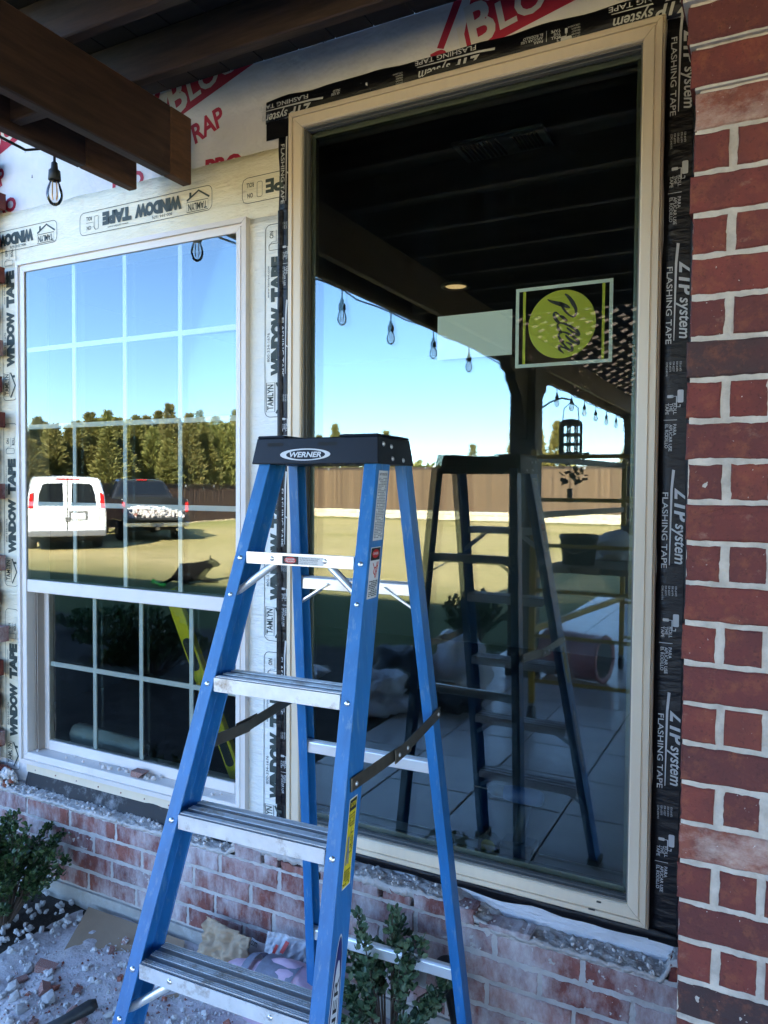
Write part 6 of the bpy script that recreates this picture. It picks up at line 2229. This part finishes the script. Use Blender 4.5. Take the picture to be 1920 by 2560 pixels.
# rubble along the broken top of the low wall and on the sill
sp_ = []
for i in range(420):
    x = r.uniform(-3.0, -0.16)
    s = 0.0025 + 0.008 * r.random() ** 3
    sp_.append((Vector((x, r.uniform(-0.088, -0.03), 0.378 + hump(x) + s * 0.3)), s, Euler((r.uniform(0, 6), r.uniform(0, 6), 0)), r.choice(CH)))
for i in range(26):
    x = r.uniform(-2.80, -1.74)
    s = 0.004 + 0.008 * r.random()
    sp_.append((Vector((x, r.uniform(0.0, 0.035), 0.5185 + s * 0.4)), s, Euler((r.uniform(0, 6), r.uniform(0, 6), 0)), r.choice(CH)))
for i in range(60):
    x = r.uniform(-3.05, -2.86)
    s = r.uniform(0.008, 0.022)
    sp_.append((Vector((x, r.uniform(-0.088, -0.03), 0.385 + r.random() * 0.05)), s, Euler((r.uniform(0, 6), r.uniform(0, 6), 0)), r.choice(CH + CR[:1])))
tag(joined_chunks('ledge_rubble', sp_, None), 'mortar rubble left along the broken wall top', 'rubble', kind='stuff')
bp = bpy.data.objects.new('brick_piece', CR[2])
col.objects.link(bp)
bp.scale = (0.034, 0.030, 0.022)
bp.location = (-2.20, 0.008, 0.5295)
tag(bp, 'flat red brick piece lying on the sill of the divided window', 'brick piece')

# cardboard sheet under the dust
cbd = MB()
pl = [(-2.34, -0.125), (-1.86, -0.118), (-1.62, -0.42), (-2.12, -0.50)]
cbd.add([(x, y, 0.026 - 0.02 * (i in (2, 3))) for i, (x, y) in enumerate(pl)] + [(x, y, 0.018 - 0.02 * (i in (2, 3))) for i, (x, y) in enumerate(pl)], [(0, 1, 2, 3), (7, 6, 5, 4), (0, 4, 5, 1), (1, 5, 6, 2), (2, 6, 7, 3), (3, 7, 4, 0)])
cbd = cbd.build('cardboard_sheet', 'cardboard')
tag(cbd, 'brown cardboard sheet leaning out from the foundation under dust', 'cardboard')

def crumple(name, label, cat, c, U, V, nu, nv, amp, m, seed, extra=None, z0=0.0):
    mb = MB()
    vs = []
    C_, U, V = Vector(c), Vector(U), Vector(V)
    N = U.cross(V).normalized()
    for j in range(nv + 1):
        for i in range(nu + 1):
            u, q = i / nu, j / nv
            p = C_ + U * u + V * q + N * amp * (mnoise.noise(Vector((u * 3 + seed, q * 3, 0))) + 0.5 * mnoise.noise(Vector((u * 8, q * 8 + seed, 1))) + 0.25 * mnoise.noise(Vector((u * 19, q * 19, seed))))
            if extra:
                p = p + extra(u, q)
            vs.append(p)
    mb.add(vs, [(j * (nu + 1) + i, j * (nu + 1) + i + 1, (j + 1) * (nu + 1) + i + 1, (j + 1) * (nu + 1) + i) for j in range(nv) for i in range(nu)])
    o = mb.build(name, m, None, True)
    o.modifiers.new('s', 'SOLIDIFY').thickness = 0.0012
    if label:
        tag(o, label, cat)
    return o
crumple('paper_sheet', 'crumpled brown paper curled against the foundation', 'paper', (-1.74, -0.20, 0.03), (0.22, -0.03, 0.0), (0.0, 0.06, 0.13), 40, 30, 0.034, 'kraft_paper', 2)
pc = crumple('paper_sheet', 'pale printed paper scrap sticking up by the plastic bag', 'paper', (-1.56, -0.155, 0.04), (0.13, -0.01, -0.012), (0.0, 0.035, 0.085), 14, 10, 0.010, 'label_white', 4)
mb = MB()
put_text(mb, '.com', (-1.555, -0.138, 0.112), (0.030, -0.002, -0.003), (0, 0.006, 0.014), 0.01)
mb.build('printing', 'ink_black', pc)
bag = crumple('plastic_bag', 'clear plastic bag with red and green print by the foundation', 'bag', (-1.47, -0.22, 0.02), (0.20, 0.02, 0.0), (0.0, 0.07, 0.17), 44, 36, 0.035, 'film_clear', 6)
mb = MB()
flat(mb, [(-1.405, -0.178, 0.150), (-1.392, -0.177, 0.148), (-1.378, -0.160, 0.180), (-1.392, -0.160, 0.183)])
flat(mb, [(-1.43, -0.190, 0.14), (-1.42, -0.189, 0.138), (-1.41, -0.175, 0.170), (-1.42, -0.176, 0.172)])
mb.build('red_print', 'ink_red', bag)
mb = MB()
flat(mb, [(-1.43, -0.215, 0.085), (-1.41, -0.217, 0.070), (-1.385, -0.216, 0.078), (-1.405, -0.213, 0.095)])
mb.build('green_print', 'toy_green', bag)
sack = lump('printed_sack', 'pink and grey woven sack lying behind the ladder', 'sack', (-1.34, -0.265, 0.0), (0.21, 0.095, 0.115), 'bag_pink', 22, 0.18)
mb = MB()
for k in range(3):
    bm = None
for (x0, x1) in ((-1.46, -1.43), (-1.40, -1.27)):
    n = 14
    vs = []
    for i in range(n + 1):
        a = R(20 + 150 * i / n)
        for x in (x0, x1):
            t = (x + 1.34) / 0.24
            rr = math.sqrt(max(0.1, 1 - t * t))
            vs.append((x, -0.265 - 0.104 * rr * math.cos(a), 0.063 + 0.126 * rr * math.sin(a)))
    mb.add(vs, [(2 * i, 2 * i + 1, 2 * i + 3, 2 * i + 2) for i in range(n)])
o = mb.build('woven_band', 'bag_grey', None, True)
o.parent = sack
o.matrix_parent_inverse = sack.matrix_basis.inverted()
# tool handle and pipe
hd_ = MB().tube([(-1.96, -0.77, 0.020), (-1.86, -0.64, 0.060), (-1.815, -0.578, 0.083), (-1.804, -0.563, 0.088)], [0.015, 0.016, 0.020, 0.013], 16).build('tool_handle', 'rubber_black', smooth=True)
tag(hd_, 'black rubber tool handle sticking up at the lower left', 'tool handle')
pp = MB().tube([(-0.85, -0.13, 0.27), (-0.70, -0.31, 0.11), (-0.60, -0.43, 0.018)], 0.020, 14).build('black_pipe', 'rubber_black', smooth=True)
tag(pp, 'black plastic pipe leaning on the wall right of the shrub', 'pipe')
tagp = crumple('paper_scrap', 'white paper scrap caught behind the leggy shrub', 'paper', (-1.02, -0.15, 0.20), (0.12, 0, -0.025), (0.0, 0.02, 0.06), 10, 8, 0.006, 'label_white', 9)
# stray leaf blades on the dust
mb = MB()
